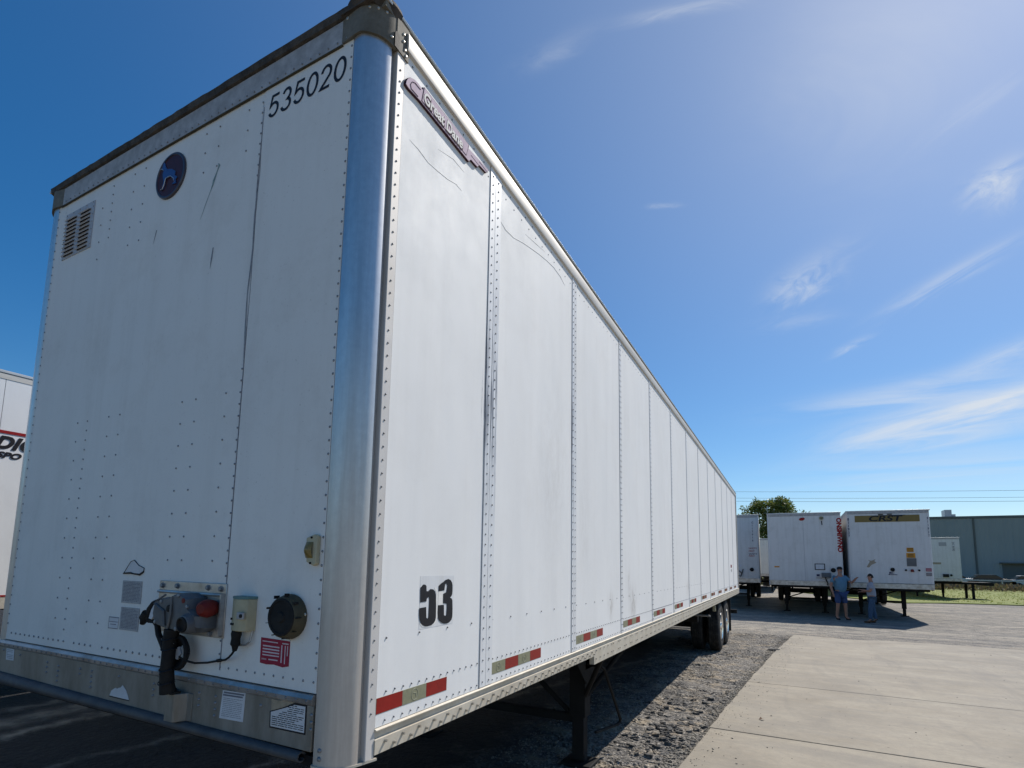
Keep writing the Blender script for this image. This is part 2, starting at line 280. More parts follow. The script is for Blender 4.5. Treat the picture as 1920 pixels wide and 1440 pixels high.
def ground_mat():
    m, t, p = new_mat('worn_asphalt_and_gravel')
    oc = t.nodes.new('ShaderNodeTexCoord').outputs['Object']
    sp = t.nodes.new('ShaderNodeSeparateXYZ'); t.links.new(oc, sp.inputs[0]); X, Y = sp.outputs['X'], sp.outputs['Y']
    big = tex(t, 'Noise', .55, oc, Detail=6.0, Roughness=.6)
    med = tex(t, 'Noise', 2.6, oc, Detail=7.0, Roughness=.7)
    fine = tex(t, 'Noise', 30, oc, Detail=5.0, Roughness=.85)
    grit = tex(t, 'Voronoi', 52, oc)
    grit2 = tex(t, 'Voronoi', 15, oc)
    edge = math_n(t, 'ADD', X, math_n(t, 'MULTIPLY', math_n(t, 'SUBTRACT', med.outputs['Fac'], .5), 1.6))
    gr = math_n(t, 'ADD', math_n(t, 'MULTIPLY', math_n(t, 'ADD', edge, 1.5), .8, clamp=True), math_n(t, 'MULTIPLY', math_n(t, 'SUBTRACT', Y, 12.0), .12, clamp=True), clamp=True)
    asp = ramp(t, fine.outputs['Fac'], [(.3, (.018, .018, .020)), (.75, (.044, .043, .044))])
    gcol = ramp(t, grit.outputs['Color'], [(.0, (.06, .056, .052)), (.3, (.18, .168, .152)), (.7, (.31, .285, .25)), (1.0, (.70, .64, .55))])
    gcol = mix(t, ramp(t, fine.outputs['Fac'], [(.40, .75), (.56, 0.0)]), gcol, (.07, .067, .064))
    gcol = mix(t, ramp(t, fine.outputs['Fac'], [(.58, 0.0), (.72, .7)]), gcol, (.42, .39, .34))
    gcol = mix(t, ramp(t, med.outputs['Fac'], [(.50, 0.0), (.62, .75)]), gcol, (.36, .295, .21))
    gcol = mix(t, ramp(t, med.outputs['Fac'], [(.34, .65), (.46, 0.0)]), gcol, (.075, .074, .075))
    st = tex(t, 'Noise', 1, oc, (.22, 1.5, 1), Detail=7.0, Roughness=.7, Distortion=.9)
    far = math_n(t, 'MULTIPLY', math_n(t, 'SUBTRACT', Y, 14.0), .3, clamp=True)
    dust = mix(t, ramp(t, st.outputs['Fac'], [(.40, 0.0), (.60, 1.0)]), (.20, .19, .175), (.42, .375, .305))
    dust = mix(t, ramp(t, med.outputs['Fac'], [(.36, .7), (.5, 0.0)]), dust, (.10, .098, .095))
    dust = mix(t, ramp(t, fine.outputs['Fac'], [(.36, .6), (.52, 0.0)]), dust, (.085, .08, .075))
    gcol = mix(t, math_n(t, 'MULTIPLY', far, ramp(t, big.outputs['Fac'], [(.3, .65), (.6, 1.0)])), gcol, dust)
    col = mix(t, gr, asp, gcol)
    wv = t.nodes.new('ShaderNodeVectorMath'); wv.operation = 'ADD'
    nn = tex(t, 'Noise', 3.2, oc, Detail=3.0); sc_ = t.nodes.new('ShaderNodeVectorMath'); sc_.operation = 'SCALE'; sc_.inputs['Scale'].default_value = .35
    t.links.new(nn.outputs['Color'], sc_.inputs[0]); t.links.new(oc, wv.inputs[0]); t.links.new(sc_.outputs[0], wv.inputs[1])
    cr = tex(t, 'Voronoi', 3.4, wv.outputs[0], (1.0, 2.2, 1), feature='DISTANCE_TO_EDGE')
    crack = ramp(t, cr.outputs['Distance'], [(.0, 1.0), (.045, 0.0)])
    cmask = math_n(t, 'MULTIPLY', ramp(t, big.outputs['Fac'], [(.44, 0.0), (.52, 1.0)]), math_n(t, 'SUBTRACT', 1.0, far, clamp=True))
    crack = math_n(t, 'MULTIPLY', math_n(t, 'MULTIPLY', crack, cmask), .85)
    col = mix(t, crack, col, (.02, .018, .016))
    sun_streaks = None  # slits of sunlight, painted into the ground colour as pale streaks
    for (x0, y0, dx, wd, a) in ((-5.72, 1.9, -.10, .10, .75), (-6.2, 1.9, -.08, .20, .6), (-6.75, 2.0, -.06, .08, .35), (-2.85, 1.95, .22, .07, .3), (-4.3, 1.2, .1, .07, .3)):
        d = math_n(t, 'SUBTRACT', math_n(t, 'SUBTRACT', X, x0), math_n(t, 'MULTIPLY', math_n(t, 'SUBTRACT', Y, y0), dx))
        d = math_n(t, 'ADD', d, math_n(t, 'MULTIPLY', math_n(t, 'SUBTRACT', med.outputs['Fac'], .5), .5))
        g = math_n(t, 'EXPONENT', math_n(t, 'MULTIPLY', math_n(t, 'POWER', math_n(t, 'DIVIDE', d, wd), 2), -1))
        g = math_n(t, 'MULTIPLY', g, a); sun_streaks = g if sun_streaks is None else math_n(t, 'MAXIMUM', sun_streaks, g)
    sun_streaks = math_n(t, 'MULTIPLY', sun_streaks, ramp(t, nn.outputs['Fac'], [(.35, .25), (.6, 1.0)]), clamp=True)
    col = mix(t, sun_streaks, col, (.46, .40, .31))
    t.links.new(col, p.inputs['Base Color']); p.inputs['Roughness'].default_value = .92; p.inputs['Specular IOR Level'].default_value = .25
    h1 = math_n(t, 'SUBTRACT', grit2.outputs['Distance'], crack)
    b = bump(t, p, grit.outputs['Distance'], .55, .012)
    b = bump(t, p, h1, .7, .025, b)
    b = bump(t, p, med.outputs['Fac'], .6, .10, b)
    bump(t, p, st.outputs['Fac'], .5, .12, b)
    return m
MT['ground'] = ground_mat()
def concrete_mat():
    m, t, p = new_mat('sunlit_concrete')
    oc = t.nodes.new('ShaderNodeTexCoord').outputs['Object']
    a = tex(t, 'Noise', .9, oc, Detail=10.0, Roughness=.7); b = tex(t, 'Noise', 22, oc, Detail=6.0, Roughness=.75)
    s = tex(t, 'Noise', 1, oc, (.5, 2.4, 1), Detail=7.0, Roughness=.7, Distortion=.5)
    c = ramp(t, a.outputs['Fac'], [(.3, (.23, .197, .148)), (.5, (.31, .27, .207)), (.72, (.385, .34, .262))])
    c = mix(t, ramp(t, s.outputs['Fac'], [(.42, 0.0), (.62, .55)]), c, (.21, .19, .16))
    c = mix(t, ramp(t, b.outputs['Fac'], [(.35, .3), (.6, 0.0)]), c, (.17, .16, .14))
    v = tex(t, 'Voronoi', 5.5, oc); sp = ramp(t, v.outputs['Distance'], [(.035, .8), (.07, 0.0)])
    c = mix(t, sp, c, (.08, .06, .045))
    tk = tex(t, 'Noise', 1, oc, (1.6, .25, 1), Detail=5.0, Roughness=.6, Distortion=1.2)
    c = mix(t, ramp(t, tk.outputs['Fac'], [(.55, 0.0), (.68, .4)]), c, (.17, .155, .135))
    t.links.new(c, p.inputs['Base Color']); p.inputs['Roughness'].default_value = .85
    b1 = bump(t, p, b.outputs['Fac'], .3, .004); bump(t, p, a.outputs['Fac'], .3, .03, b1); return m
MT['concrete'] = concrete_mat()
def grass_mat():
    m, t, p = new_mat('short_sunlit_grass')
    oc = t.nodes.new('ShaderNodeTexCoord').outputs['Object']
    a = tex(t, 'Noise', .5, oc, (.35, 1.4, 1), Detail=8.0); b = tex(t, 'Noise', 14, oc, Detail=5.0, Roughness=.8)
    c = ramp(t, a.outputs['Fac'], [(.3, (.15, .19, .025)), (.5, (.21, .24, .035)), (.72, (.27, .26, .07))])
    c = mix(t, ramp(t, b.outputs['Fac'], [(.4, .6), (.6, 0.0)]), c, (.06, .085, .012))
    t.links.new(c, p.inputs['Base Color']); p.inputs['Roughness'].default_value = .9
    bump(t, p, b.outputs['Fac'], .6, .02); return m
MT['grass'] = grass_mat()
def cladding_mat():
    m, t, p = new_mat('blue_grey_steel_cladding')
    oc = t.nodes.new('ShaderNodeTexCoord').outputs['Object']
    a = tex(t, 'Noise', .12, oc, Detail=8.0, Roughness=.65)
    s = tex(t, 'Noise', 1, oc, (1.2, 1, .08), Detail=6.0)
    c = ramp(t, a.outputs['Fac'], [(.3, (.27, .285, .30)), (.7, (.31, .32, .335))])
    c = mix(t, ramp(t, s.outputs['Fac'], [(.45, 0.0), (.8, .5)]), c, (.20, .22, .24))
    t.links.new(c, p.inputs['Base Color']); p.inputs['Roughness'].default_value = .5; return m
MT['cladding'] = cladding_mat()

# ------------------------------------------------------------------ mesh builder
class MB:
    def __init__(s): s.v = []; s.f = []
    def add(s, vs, fs):
        o = len(s.v); s.v.extend([tuple(v) for v in vs]); s.f.extend([tuple(i+o for i in f) for f in fs]); return s
    def box(s, x0, x1, y0, y1, z0, z1):
        return s.add([(x0,y0,z0),(x1,y0,z0),(x1,y1,z0),(x0,y1,z0),(x0,y0,z1),(x1,y0,z1),(x1,y1,z1),(x0,y1,z1)],
            [(0,3,2,1),(4,5,6,7),(0,1,5,4),(1,2,6,5),(2,3,7,6),(3,0,4,7)])
    def ring(s, c, ax, r, n, ph=0):
        ax = Vector(ax).normalized(); a = ax.orthogonal().normalized(); b = ax.cross(a)
        return [Vector(c) + r*(math.cos(2*math.pi*i/n+ph)*a + math.sin(2*math.pi*i/n+ph)*b) for i in range(n)]
    def cyl(s, p0, p1, r, r2=None, n=12, caps=True):
        p0, p1 = Vector(p0), Vector(p1); ax = p1-p0
        vs = s.ring(p0, ax, r, n) + s.ring(p1, ax, r if r2 is None else r2, n)
        fs = [(i, (i+1) % n, n+(i+1) % n, n+i) for i in range(n)]
        if caps: fs += [tuple(reversed(range(n))), tuple(range(n, 2*n))]
        return s.add(vs, fs)
    def path(s, pts, r, n=8):
        pts = [Vector(p) for p in pts]; rr = r if isinstance(r, (list, tuple)) else [r]*len(pts)
        T = [(pts[min(i+1, len(pts)-1)]-pts[max(i-1, 0)]).normalized() for i in range(len(pts))]
        a = T[0].orthogonal().normalized(); vs = []
        for i, p in enumerate(pts):
            a = (a - a.dot(T[i])*T[i]).normalized(); b = T[i].cross(a)
            vs += [p + rr[i]*(math.cos(2*math.pi*k/n)*a + math.sin(2*math.pi*k/n)*b) for k in range(n)]
        fs = [(j*n+k, j*n+(k+1) % n, (j+1)*n+(k+1) % n, (j+1)*n+k) for j in range(len(pts)-1) for k in range(n)]
        fs += [tuple(reversed(range(n))), tuple(range((len(pts)-1)*n, len(pts)*n))]
        return s.add(vs, fs)
    def prism(s, pts, axis, a, b):
        """outline extruded along an axis: pts are (x,z) for axis y, (y,z) for x, (x,y) for z"""
        def P(q, t): return {'x': (t, q[0], q[1]), 'y': (q[0], t, q[1]), 'z': (q[0], q[1], t)}[axis]
        n = len(pts)
        return s.add([P(q, a) for q in pts]+[P(q, b) for q in pts], [tuple(reversed(range(n))), tuple(range(n, 2*n))]+[(i, (i+1) % n, n+(i+1) % n, n+i) for i in range(n)])
    def lathe(s, prof, c, ax, n=24):
        """prof: (distance along axis, radius)"""
        c = Vector(c); ax = Vector(ax).normalized(); vs = []; k = len(prof)
        for d, r in prof: vs += s.ring(c+ax*d, ax, max(r, 1e-4), n)
        fs = [(j*n+i, j*n+(i+1) % n, (j+1)*n+(i+1) % n, (j+1)*n+i) for j in range(k-1) for i in range(n)]
        fs += [tuple(reversed(range(n))), tuple(range((k-1)*n, k*n))]
        return s.add(vs, fs)
    def rivet(s, p, nrm, r, h, n=6):
        p = Vector(p); nrm = Vector(nrm)
        vs = s.ring(p, nrm, r, n) + s.ring(p+nrm*h*.7, nrm, r*.75, n) + [p+nrm*h]
        fs = [(i, (i+1) % n, n+(i+1) % n, n+i) for i in range(n)] + [(n+i, n+(i+1) % n, 2*n) for i in range(n)]
        return s.add(vs, fs)
    def leaf(s, c, d, w_, l):
        d = Vector(d).normalized(); a = d.orthogonal().normalized(); a.rotate(Matrix.Rotation(random.random()*6.28, 3, d)); c = Vector(c)
        return s.add([c-a*w_*.2, c+d*l*.5-a*w_*.5, c+d*l, c+d*l*.5+a*w_*.5], [(0, 1, 2, 3)])
    def mesh(s, name, m, angle=35):
        me = bpy.data.meshes.new(name); me.from_pydata(s.v, [], s.f)
        bm = bmesh.new(); bm.from_mesh(me); bmesh.ops.recalc_face_normals(bm, faces=bm.faces); bm.to_mesh(me); bm.free()
        if angle: me.shade_smooth(); me.set_sharp_from_angle(angle=R(angle))
        if m: me.materials.append(MT[m] if isinstance(m, str) else m)
        return me
    def build(s, name, m, parent=None, angle=35, kind=None, label=None, bevel=0):
        return link(name, s.mesh(name, m, angle), parent, kind, label, bevel)
def link(name, me, parent=None, kind=None, label=None, bevel=0, loc=None):
    o = bpy.data.objects.new(name, me); COL.objects.link(o)
    if parent is not None: o.parent = parent
    if kind: o['kind'] = kind
    if label: o['label'] = label
    if loc is not None: o.location = loc
    if bevel:
        b = o.modifiers.new('bevel', 'BEVEL'); b.width = bevel; b.segments = 2; b.limit_method = 'ANGLE'; b.angle_limit = R(40)
    return o
def thing(name, label, cat, loc=(0,0,0), rz=0, group=None):
    o = bpy.data.objects.new(name, None); COL.objects.link(o); o.empty_display_size = .2
    o.location = loc; o.rotation_euler = (0, 0, rz); tag(o, label, cat, group); return o
def tag(o, label, cat, group=None):
    o['label'] = label; o['category'] = cat
    if group: o['group'] = group
    return o
def copy_tree(o, parent=None):
    c = o.copy(); COL.objects.link(c); c.parent = parent
    for ch in list(KIDS(o)): copy_tree(ch, c)
    return c
def KIDS(o): return [x for x in bpy.data.objects if x.parent is o]
def box(name, m, parent, *a, **k): return MB().box(*a).build(name, m, parent, **k)
def text_mesh(body, size, bold=0.0, sx=1.0, spacing=1.0, shear=0.0, extr=.0006, align='LEFT', mirror=False):
    cu = bpy.data.curves.new('lettering', 'FONT'); cu.body = body; cu.size = size; cu.offset = bold; cu.extrude = extr
    cu.space_character = spacing; cu.shear = shear; cu.align_x = align; cu.resolution_u = 4
    o = bpy.data.objects.new('lettering', cu); COL.objects.link(o)
    bpy.context.view_layer.update()
    me = bpy.data.meshes.new_from_object(o.evaluated_get(bpy.context.evaluated_depsgraph_get()))
    bpy.data.objects.remove(o); me.name = 'lettering'
    for v in me.vertices: v.co.x *= sx
    return me
def put_text(body, m, parent, mat4, name='lettering', label=None, **k):
    me = text_mesh(body, **k); me.transform(mat4); me.materials.clear(); me.materials.append(MT[m])
    return link(name, me, parent, label=label)
def frame(origin, xdir, ydir, skewy=0):
    """matrix carrying text x to xdir and text y to ydir"""
    x = Vector(xdir); y = Vector(ydir); z = x.cross(y).normalized()
    m = Matrix((x, y, z)).transposed().to_4x4(); m.translation = Vector(origin); return m

# ------------------------------------------------------------------ ground
def grid_sheet(x0, x1, y0, y1, nx, ny, fz):
    mb = MB(); vs = [(x0+(x1-x0)*i/nx, y0+(y1-y0)*j/ny, 0) for j in range(ny+1) for i in range(nx+1)]
    vs = [(x, y, fz(x, y)) for x, y, _ in vs]
    return mb.add(vs, [(j*(nx+1)+i, j*(nx+1)+i+1, (j+1)*(nx+1)+i+1, (j+1)*(nx+1)+i) for j in range(ny) for i in range(nx)])
base = MB(); base.add([(-900,-900,-.02),(900,-900,-.02),(900,1500,-.02),(-900,1500,-.02)], [(0,1,2,3)])
g = base.build('ground', 'ground', None, 0, kind='structure')
# the uneven gravelled asphalt one can see closely
def slab_x(y): return .38 + (y-3.8)*.0585 + .0022*(y-3.8)**2
def gz(x, y, top=False):
    e = min(1, (x+12)/3, (12.5-x)/3, (y+8)/3, (33-y)/3); e = max(0, e)
    h = noise.noise(Vector((x*1.1, y*1.1, 0)))*.014 + noise.noise(Vector((x*3.7, y*3.7, 5)))*.006
    pit = -.035*math.exp(-((x+.02)**2/.10+(y-5.25)**2/.35)) - .02*math.exp(-((x-.1)**2/.1+(y-7.6)**2/.3))
    if x > -1: h += noise.noise(Vector((x*11, y*8, 2)))*.004
    low = max(0, min(1, (x+1.3)/.25, (slab_x(y)+.1-x)/.1, (y-2.7)/.3, (15.3-y)/.3))
    return -.019 + e*(.019 + h*.9 + pit) - (.05*low if not top else 0)
def hash2(p): v = math.sin(p[0]*127.1+p[1]*311.7)*43758.5453; return v-math.floor(v)
def pz(x, y):
    """broken, cracked asphalt: tilted plates with open joints, smoother in places"""
    z = gz(x, y, True); fade = max(0, min(1, (x+1.4)/.3, (y-2.6)/.4, (15.5-y)/.5))
    wx, wy = noise.noise(Vector((x*3, y*3, 9)))*.10, noise.noise(Vector((x*3, y*3, 17)))*.10
    mask = noise.noise(Vector((x*.9+3, y*.7, 4)))*2.2+.75 + 1.2*math.exp(-((x-.05)**2/.25+(y-5.2)**2/1.2))
    mask = max(0, min(1, mask))
    h = 0
    for sx, sy, amp, gap in ((4.2, 7.5, .022, .018), (10, 17, .009, .009)):
        d, pts = noise.voronoi(Vector(((x+wx)*sx, (y+wy)*sy, 0)))
        c = pts[0]; r1, r2 = hash2((c.x, c.y))-.5, hash2((c.y, c.x))-.5
        g_ = max(0, 1-(d[1]-d[0])/.16)
        h += amp*(r1*.9 + r2*(((y+wy)*sy-c.y))*.9) - gap*g_*g_
    return z - .002 + fade*(mask*h + .0045*noise.noise(Vector((x*45, y*45, 1))) + .003*noise.noise(Vector((x*90, y*90, 1)))) - (1-fade)*.012
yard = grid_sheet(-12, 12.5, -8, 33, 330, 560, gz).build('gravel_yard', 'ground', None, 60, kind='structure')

# concrete apron: cast bays with open joints
apron = thing('concrete_apron', 'x', 'x'); del apron['label'], apron['category']; apron['kind'] = 'structure'
pv = []; NI = 150; ys = []; y = 2.6
while y < 15.5: ys.append(y); y += .014+.0017*(y-2.6)
for y in ys: pv.append([(-1.4+(slab_x(y)+.04+1.4)*i/NI) for i in range(NI+1)])
mb = MB(); mb.add([(x, y, pz(x, y)) for y, row in zip(ys, pv) for x in row], [(j*(NI+1)+i, j*(NI+1)+i+1, (j+1)*(NI+1)+i+1, (j+1)*(NI+1)+i) for j in range(len(ys)-1) for i in range(NI)])
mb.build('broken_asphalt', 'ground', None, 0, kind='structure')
bays_y = [-6, -2.6, .6, 5.2, 8.1, 12.62, 15.45]
xs = [None, 5.6+3.2, 17]
for j in range(len(bays_y)-1):
    ya, yb = bays_y[j]+.009, bays_y[j+1]-.009
    for k in range(2):
        if k == 0:
            left = [(slab_x(ya+(yb-ya)*i/14)+random.uniform(-.012, .012), ya+(yb-ya)*i/14) for i in range(15)]
            right = [(8.79, yb), (8.79, ya)]
        else:
            left = [(8.81, ya), (8.81, yb)]; right = [(17, yb), (17, ya)]
        if j == len(bays_y)-2:   # ragged far edge where gravel laps over
            xa = left[-1][0]; n = 40
            top = [(xa+(right[0][0]-xa)*i/n, yb - (.28*math.exp(-((xa+(right[0][0]-xa)*i/n-2.55)/.55)**2)) + random.uniform(-.03, .03)) for i in range(1, n)]
            left = left + top
        MB().prism(left+right, 'z', -.06, .024+random.uniform(-.002, .002)).build('concrete_bay', 'concrete', apron, 0, bevel=.006)
# the same concrete carries on as a street behind the viewpoint
for k in range(7):
    for j in range(3): MB().prism([(-24+k*7+.01, -24+j*6), (-17+k*7-.01, -24+j*6), (-17+k*7-.01, -18.02+j*6), (-24+k*7+.01, -18.02+j*6)], 'z', -.06, .022).build('concrete_bay', 'concrete', apron, 0)
# loose stones along the apron edge and over the gravel
def stones(n, fx, size, name, mat_, label=None):
    mb = MB(); ico = [(0,0,1),(.89,0,.45),(.28,.85,.45),(-.72,.53,.45),(-.72,-.53,.45),(.28,-.85,.45),(.72,.53,-.45),(-.28,.85,-.45),(-.89,0,-.45),(-.28,-.85,-.45),(.72,-.53,-.45)]
    fcs = [(0,1,2),(0,2,3),(0,3,4),(0,4,5),(0,5,1),(1,6,2),(2,7,3),(3,8,4),(4,9,5),(5,10,1),(6,7,2),(7,8,3),(8,9,4),(9,10,5),(10,6,1)]
    for _ in range(n):
        x, y, z = fx(); s = size()*random.uniform(.6, 1.3); a = random.random()*6.28; ca, sa = math.cos(a), math.sin(a)
        kx, ky, kz = random.uniform(.7, 1.3), random.uniform(.6, 1), random.uniform(.35, .75)
        vs = []
        for (u, v, q) in ico:
            j = random.uniform(.8, 1.15); u, v, q = u*kx*s*j, v*ky*s*j, q*kz*s*j
            vs.append((x+u*ca-v*sa, y+u*sa+v*ca, z+q+s*.15))
        mb.add(vs, fcs)
    return mb.build(name, mat_, None, 0, kind='stuff')
def fgrav():
    y = 3.2 + 13*random.random()**1.5; x = random.uniform(-1.2, slab_x(y)); return x, y, pz(x, y)
def fedge():
    y = 3.2 + 12.2*random.random()**1.4; x = slab_x(y) - abs(random.gauss(0, .09)); return x, y, pz(x, y)
stones(5200, fgrav, lambda: .0085*random.choice((.7, 1, 1, 1.5)), 'gravel', 'stone')
stones(2600, fedge, lambda: .010*random.choice((.7, 1, 1.3, 1.8)), 'edge_gravel', 'stone')
def fslab():
    y = 3.0 + 12*random.random()**1.3; x = slab_x(y) + abs(random.gauss(0, .22)) + .02; return x, y, .025
stones(420, fslab, lambda: .006*random.choice((.6, 1, 1, 1.6)), 'spilled_gravel', 'stone')
def fslab2(): return random.uniform(.6, 7), random.uniform(2.5, 15), .025
stones(160, fslab2, lambda: .006*random.choice((.6, 1, 1.5)), 'slab_grit', 'rubble')
def plates(n, fx, size, name):
    mb = MB()
    for _ in range(n):
        x, y, z = fx(); s = size(); k = random.randint(5, 7); a0 = random.random()*6.28
        tx, ty = random.gauss(0, .16), random.gauss(0, .16); h = s*random.uniform(.25, .5)
        rim = [(math.cos(a0+6.283*i/k)*s*random.uniform(.7, 1.2), math.sin(a0+6.283*i/k)*s*random.uniform(.45, .8)) for i in range(k)]
        lo_ = [(x+u, y+v, z-.01) for u, v in rim]; hi = [(x+u*.88, y+v*.88, z+h+u*tx+v*ty) for u, v in rim]
        mb.add(lo_+hi, [tuple(range(k, 2*k))]+[(i, (i+1) % k, k+(i+1) % k, k+i) for i in range(k)])
    return mb.build(name, 'rubble', None, 0, kind='stuff')
def fpot():
    a = random.random()*6.28; r = abs(random.gauss(0, 1)); x = .03+math.cos(a)*r*.22; y = 5.2+math.sin(a)*r*.55; return x, y, pz(x, y)+.002
def fscat():
    y = random.uniform(3.9, 7.2); x = random.uniform(-.25, slab_x(y)-.05); return x, y, pz(x, y)
plates(190, fpot, lambda: random.uniform(.018, .05), 'pothole_rubble')
plates(60, fscat, lambda: random.uniform(.012, .035), 'scattered_rubble')
CHUNKS = [(-.40,4.10,.06,'black asphalt chunk nearest the shadow edge by the landing gear foot'),(-.33,4.02,.045,'grey-topped asphalt chunk between darker ones near the landing gear'),
          (-.27,4.10,.05,'jagged asphalt chunk on the right of the pile by the landing gear'),(-.30,3.92,.04,'pale stone chunk in front of the pile by the landing gear'),
          (-.36,4.22,.05,'asphalt chunk at the back of the pile by the landing gear'),(.96,12.1,.13,'dark asphalt lump sitting at the edge of the concrete apron')]
for i, (x, y, s, lab) in enumerate(CHUNKS):
    k = 8; mb = MB(); rims = []
    for zf, sf in ((-.2, .85), (.25, 1.1), (.6, .8)):
        rims.append([(x+math.cos(6.283*q/k)*s*sf*random.uniform(.7, 1.2), y+math.sin(6.283*q/k)*s*sf*random.uniform(.6, 1.1), gz(x, y)+.0+s*zf+random.uniform(-.1, .1)*s) for q in range(k)])
    vs = sum(rims, []); fs = [(j*k+q, j*k+(q+1) % k, (j+1)*k+(q+1) % k, (j+1)*k+q) for j in range(2) for q in range(k)]+[tuple(range(2*k, 3*k))]
    mb.add(vs, fs); o = mb.build('asphalt_chunk', 'stone' if 'pale' in lab else 'rubble', None, 0); tag(o, lab, 'rubble', 'loose chunks of broken paving')
st = MB().box(-.10, .10, -.016, .016, 0, .012).build('wood_scrap', 'timber', None, 0, bevel=.002); st.location = (-.42, 3.93, gz(-.42, 3.93)+.022); st.rotation_euler = (0, .06, R(38))
tag(st, 'thin pale scrap of wood lying beside the landing gear foot', 'scrap wood')
lf = MB().add([(0,0,0),(.03,.02,.012),(.065,0,.004),(.04,-.025,.016),(.02,.045,.02)], [(0,3,1),(1,3,2),(1,4,0)]).build('dead_leaf', 'boot', None, 0); lf.location = (.93, 5.83, .03)
tag(lf, 'small curled brown leaf lying on the near concrete bay', 'leaf')

# grass, scrub, rail behind the yard
gl = [(6.5,35.6),(9,37.6),(11,38.3),(12.8,38.6),(16,37.2),(22,36),(40,38),(60,62),(15,64),(4,64),(2,46)]
MB().prism(gl, 'z', -.03, .03).build('grass', 'grass', None, 0, kind='stuff')
mb = MB()
for _ in range(4000):
    y = random.uniform(36, 62); x = random.uniform(6.5+(y-36)*.05, 34)
    if y < 38.9 and x < 13: continue
    for q in range(2): mb.leaf((x+random.uniform(-.1,.1), y, .03), (random.gauss(0,.5), random.gauss(0,.5), 1), .05, random.uniform(.03, .08))
mb.build('grass_tufts', 'grass_blade', None, 0, kind='stuff')
mb = MB()
for _ in range(15000):
    y = random.uniform(64, 72); x = random.uniform(-5, 60)
    h = (.4+.5*noise.noise(Vector((x*.5, y*.5, 0)))**2)
    mb.leaf((x, y, random.random()*h), (random.gauss(0,.6), random.gauss(0,.6), 1), .14, random.uniform(.2, .5))
mb.build('dry_scrub', 'weed', None, 0, kind='stuff')
MB().prism([(-60,64),(90,64),(90,140),(-60,140)], 'z', -.03, .035).build('verge', 'grass', None, 0, kind='structure')

# ------------------------------------------------------------------ wheels shared by every trailer
def tyre_mesh(r=.515, wd=.25, rim=.29):
    prof = [(-wd/2+.02, rim), (-wd/2, rim+.04), (-wd/2, r-.10), (-wd/2+.018, r-.03), (-wd/2+.035, r-.008)]
    g0 = -wd/2+.04
    for k in range(4):
        a = g0+k*(wd-.08)/4; b = a+(wd-.08)/4
        prof += [(a+.004, r), (b-.012, r), (b-.011, r-.014), (b-.001, r-.014)]
    prof += [(wd/2-.035, r-.008), (wd/2-.018, r-.03), (wd/2, r-.10), (wd/2, rim+.04), (wd/2-.02, rim)]
    return MB().lathe(prof, (0,0,0), (1,0,0), 40).mesh('tyre', 'rubber', 40)
def rim_mesh(wd=.25):
    prof = [(wd/2-.015, .30), (wd/2-.005, .295), (wd/2-.015, .275), (wd/2-.05, .265), (wd/2-.11, .255), (wd/2-.13, .22), (wd/2-.12, .16), (wd/2-.10, .12), (wd/2-.10, .085), (wd/2-.01, .08), (wd/2, .065), (wd/2, .0)]
    mb = MB().lathe(prof, (0,0,0), (1,0,0), 36)
    for i in range(10):
        a = 6.283*i/10; mb.cyl((wd/2-.125, math.cos(a)*.19, math.sin(a)*.19), (wd/2-.09, math.cos(a)*.19, math.sin(a)*.19), .016, n=8)
    return mb.mesh('rim', 'rim', 35)
TYRE, RIM = tyre_mesh(), rim_mesh()
def wheel(parent, x, y, outward, z=.515, rimmed=True):
    h = bpy.data.objects.new('wheel', TYRE); COL.objects.link(h); h.parent = parent; h.location = (x, y, z)
    h.rotation_euler = (random.random()*6, 0, 0) if outward > 0 else (random.random()*6, 0, math.pi)
    if rimmed: link('rim', RIM, h)
    return h

# ------------------------------------------------------------------ the near trailer
T = thing('semi_trailer', 'large white 53 foot box trailer in the foreground with black number 535020 above its front', 'trailer')
XL, XR = -2.461, -.134          # front sheet
H = 3.872
SEAMS = [.871+1.22*i for i in range(13)]
MATD = {}
box('inner_box', 'black', T, -2.54, -.034, .06, 15.7, 1.2, 3.97)
# front sheets
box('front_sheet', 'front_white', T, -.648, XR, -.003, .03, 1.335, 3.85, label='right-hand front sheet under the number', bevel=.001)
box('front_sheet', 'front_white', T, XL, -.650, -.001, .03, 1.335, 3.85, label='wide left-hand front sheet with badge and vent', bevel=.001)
# seam lip, slightly bent above the middle
mb = MB(); pts = [(-.652+.005*math.sin(z*7)*(1 if z > 2.6 else 0), -.0025, z) for z in [1.36+.1*i for i in range(25)]]
mb.path(pts, .0022, 5); mb.build('seam_ridge', 'scuff', T)
# side panels
PANEL = None
edges = [.147]+SEAMS+[15.62]
for i in range(len(edges)-1):
    a, b = edges[i]+.0025, edges[i+1]-.0025
    box('side_panel', 'side_white', T, -.03, 0, a, b, 1.205, H+.01)
# groove of the low strip on the rear panels
mb = MB()
for i in range(4, len(edges)-1): mb.box(.0, .0012, edges[i]+.01, edges[i+1]-.01, 1.322, 1.326)
mb.build('low_seam', 'scuff', T)
# vertical seam strips
for i, s in enumerate(SEAMS):
    if i == 0:
        box('seam_strip', 'seam_dirty', T, .0005, .0045, s, s+.052, 1.206, H, bevel=.001, label='scuffed first seam strip with black rub marks')
        box('seam_strip', 'seam_dirty', T, .0005, .0040, s+.056, s+.118, 1.206, H, bevel=.001)
    elif i == 1:
        box('seam_strip', 'seam_dirty', T, .0005, .0045, s, s+.034, 1.206, H, bevel=.001)
        box('seam_strip', 'strip_white', T, .0005, .0035, s+.038, s+.088, 1.206, H, bevel=.001)
    else:
        box('seam_strip', 'strip_white', T, .0005, .0040, s, s+.058, 1.206, H, bevel=.001)
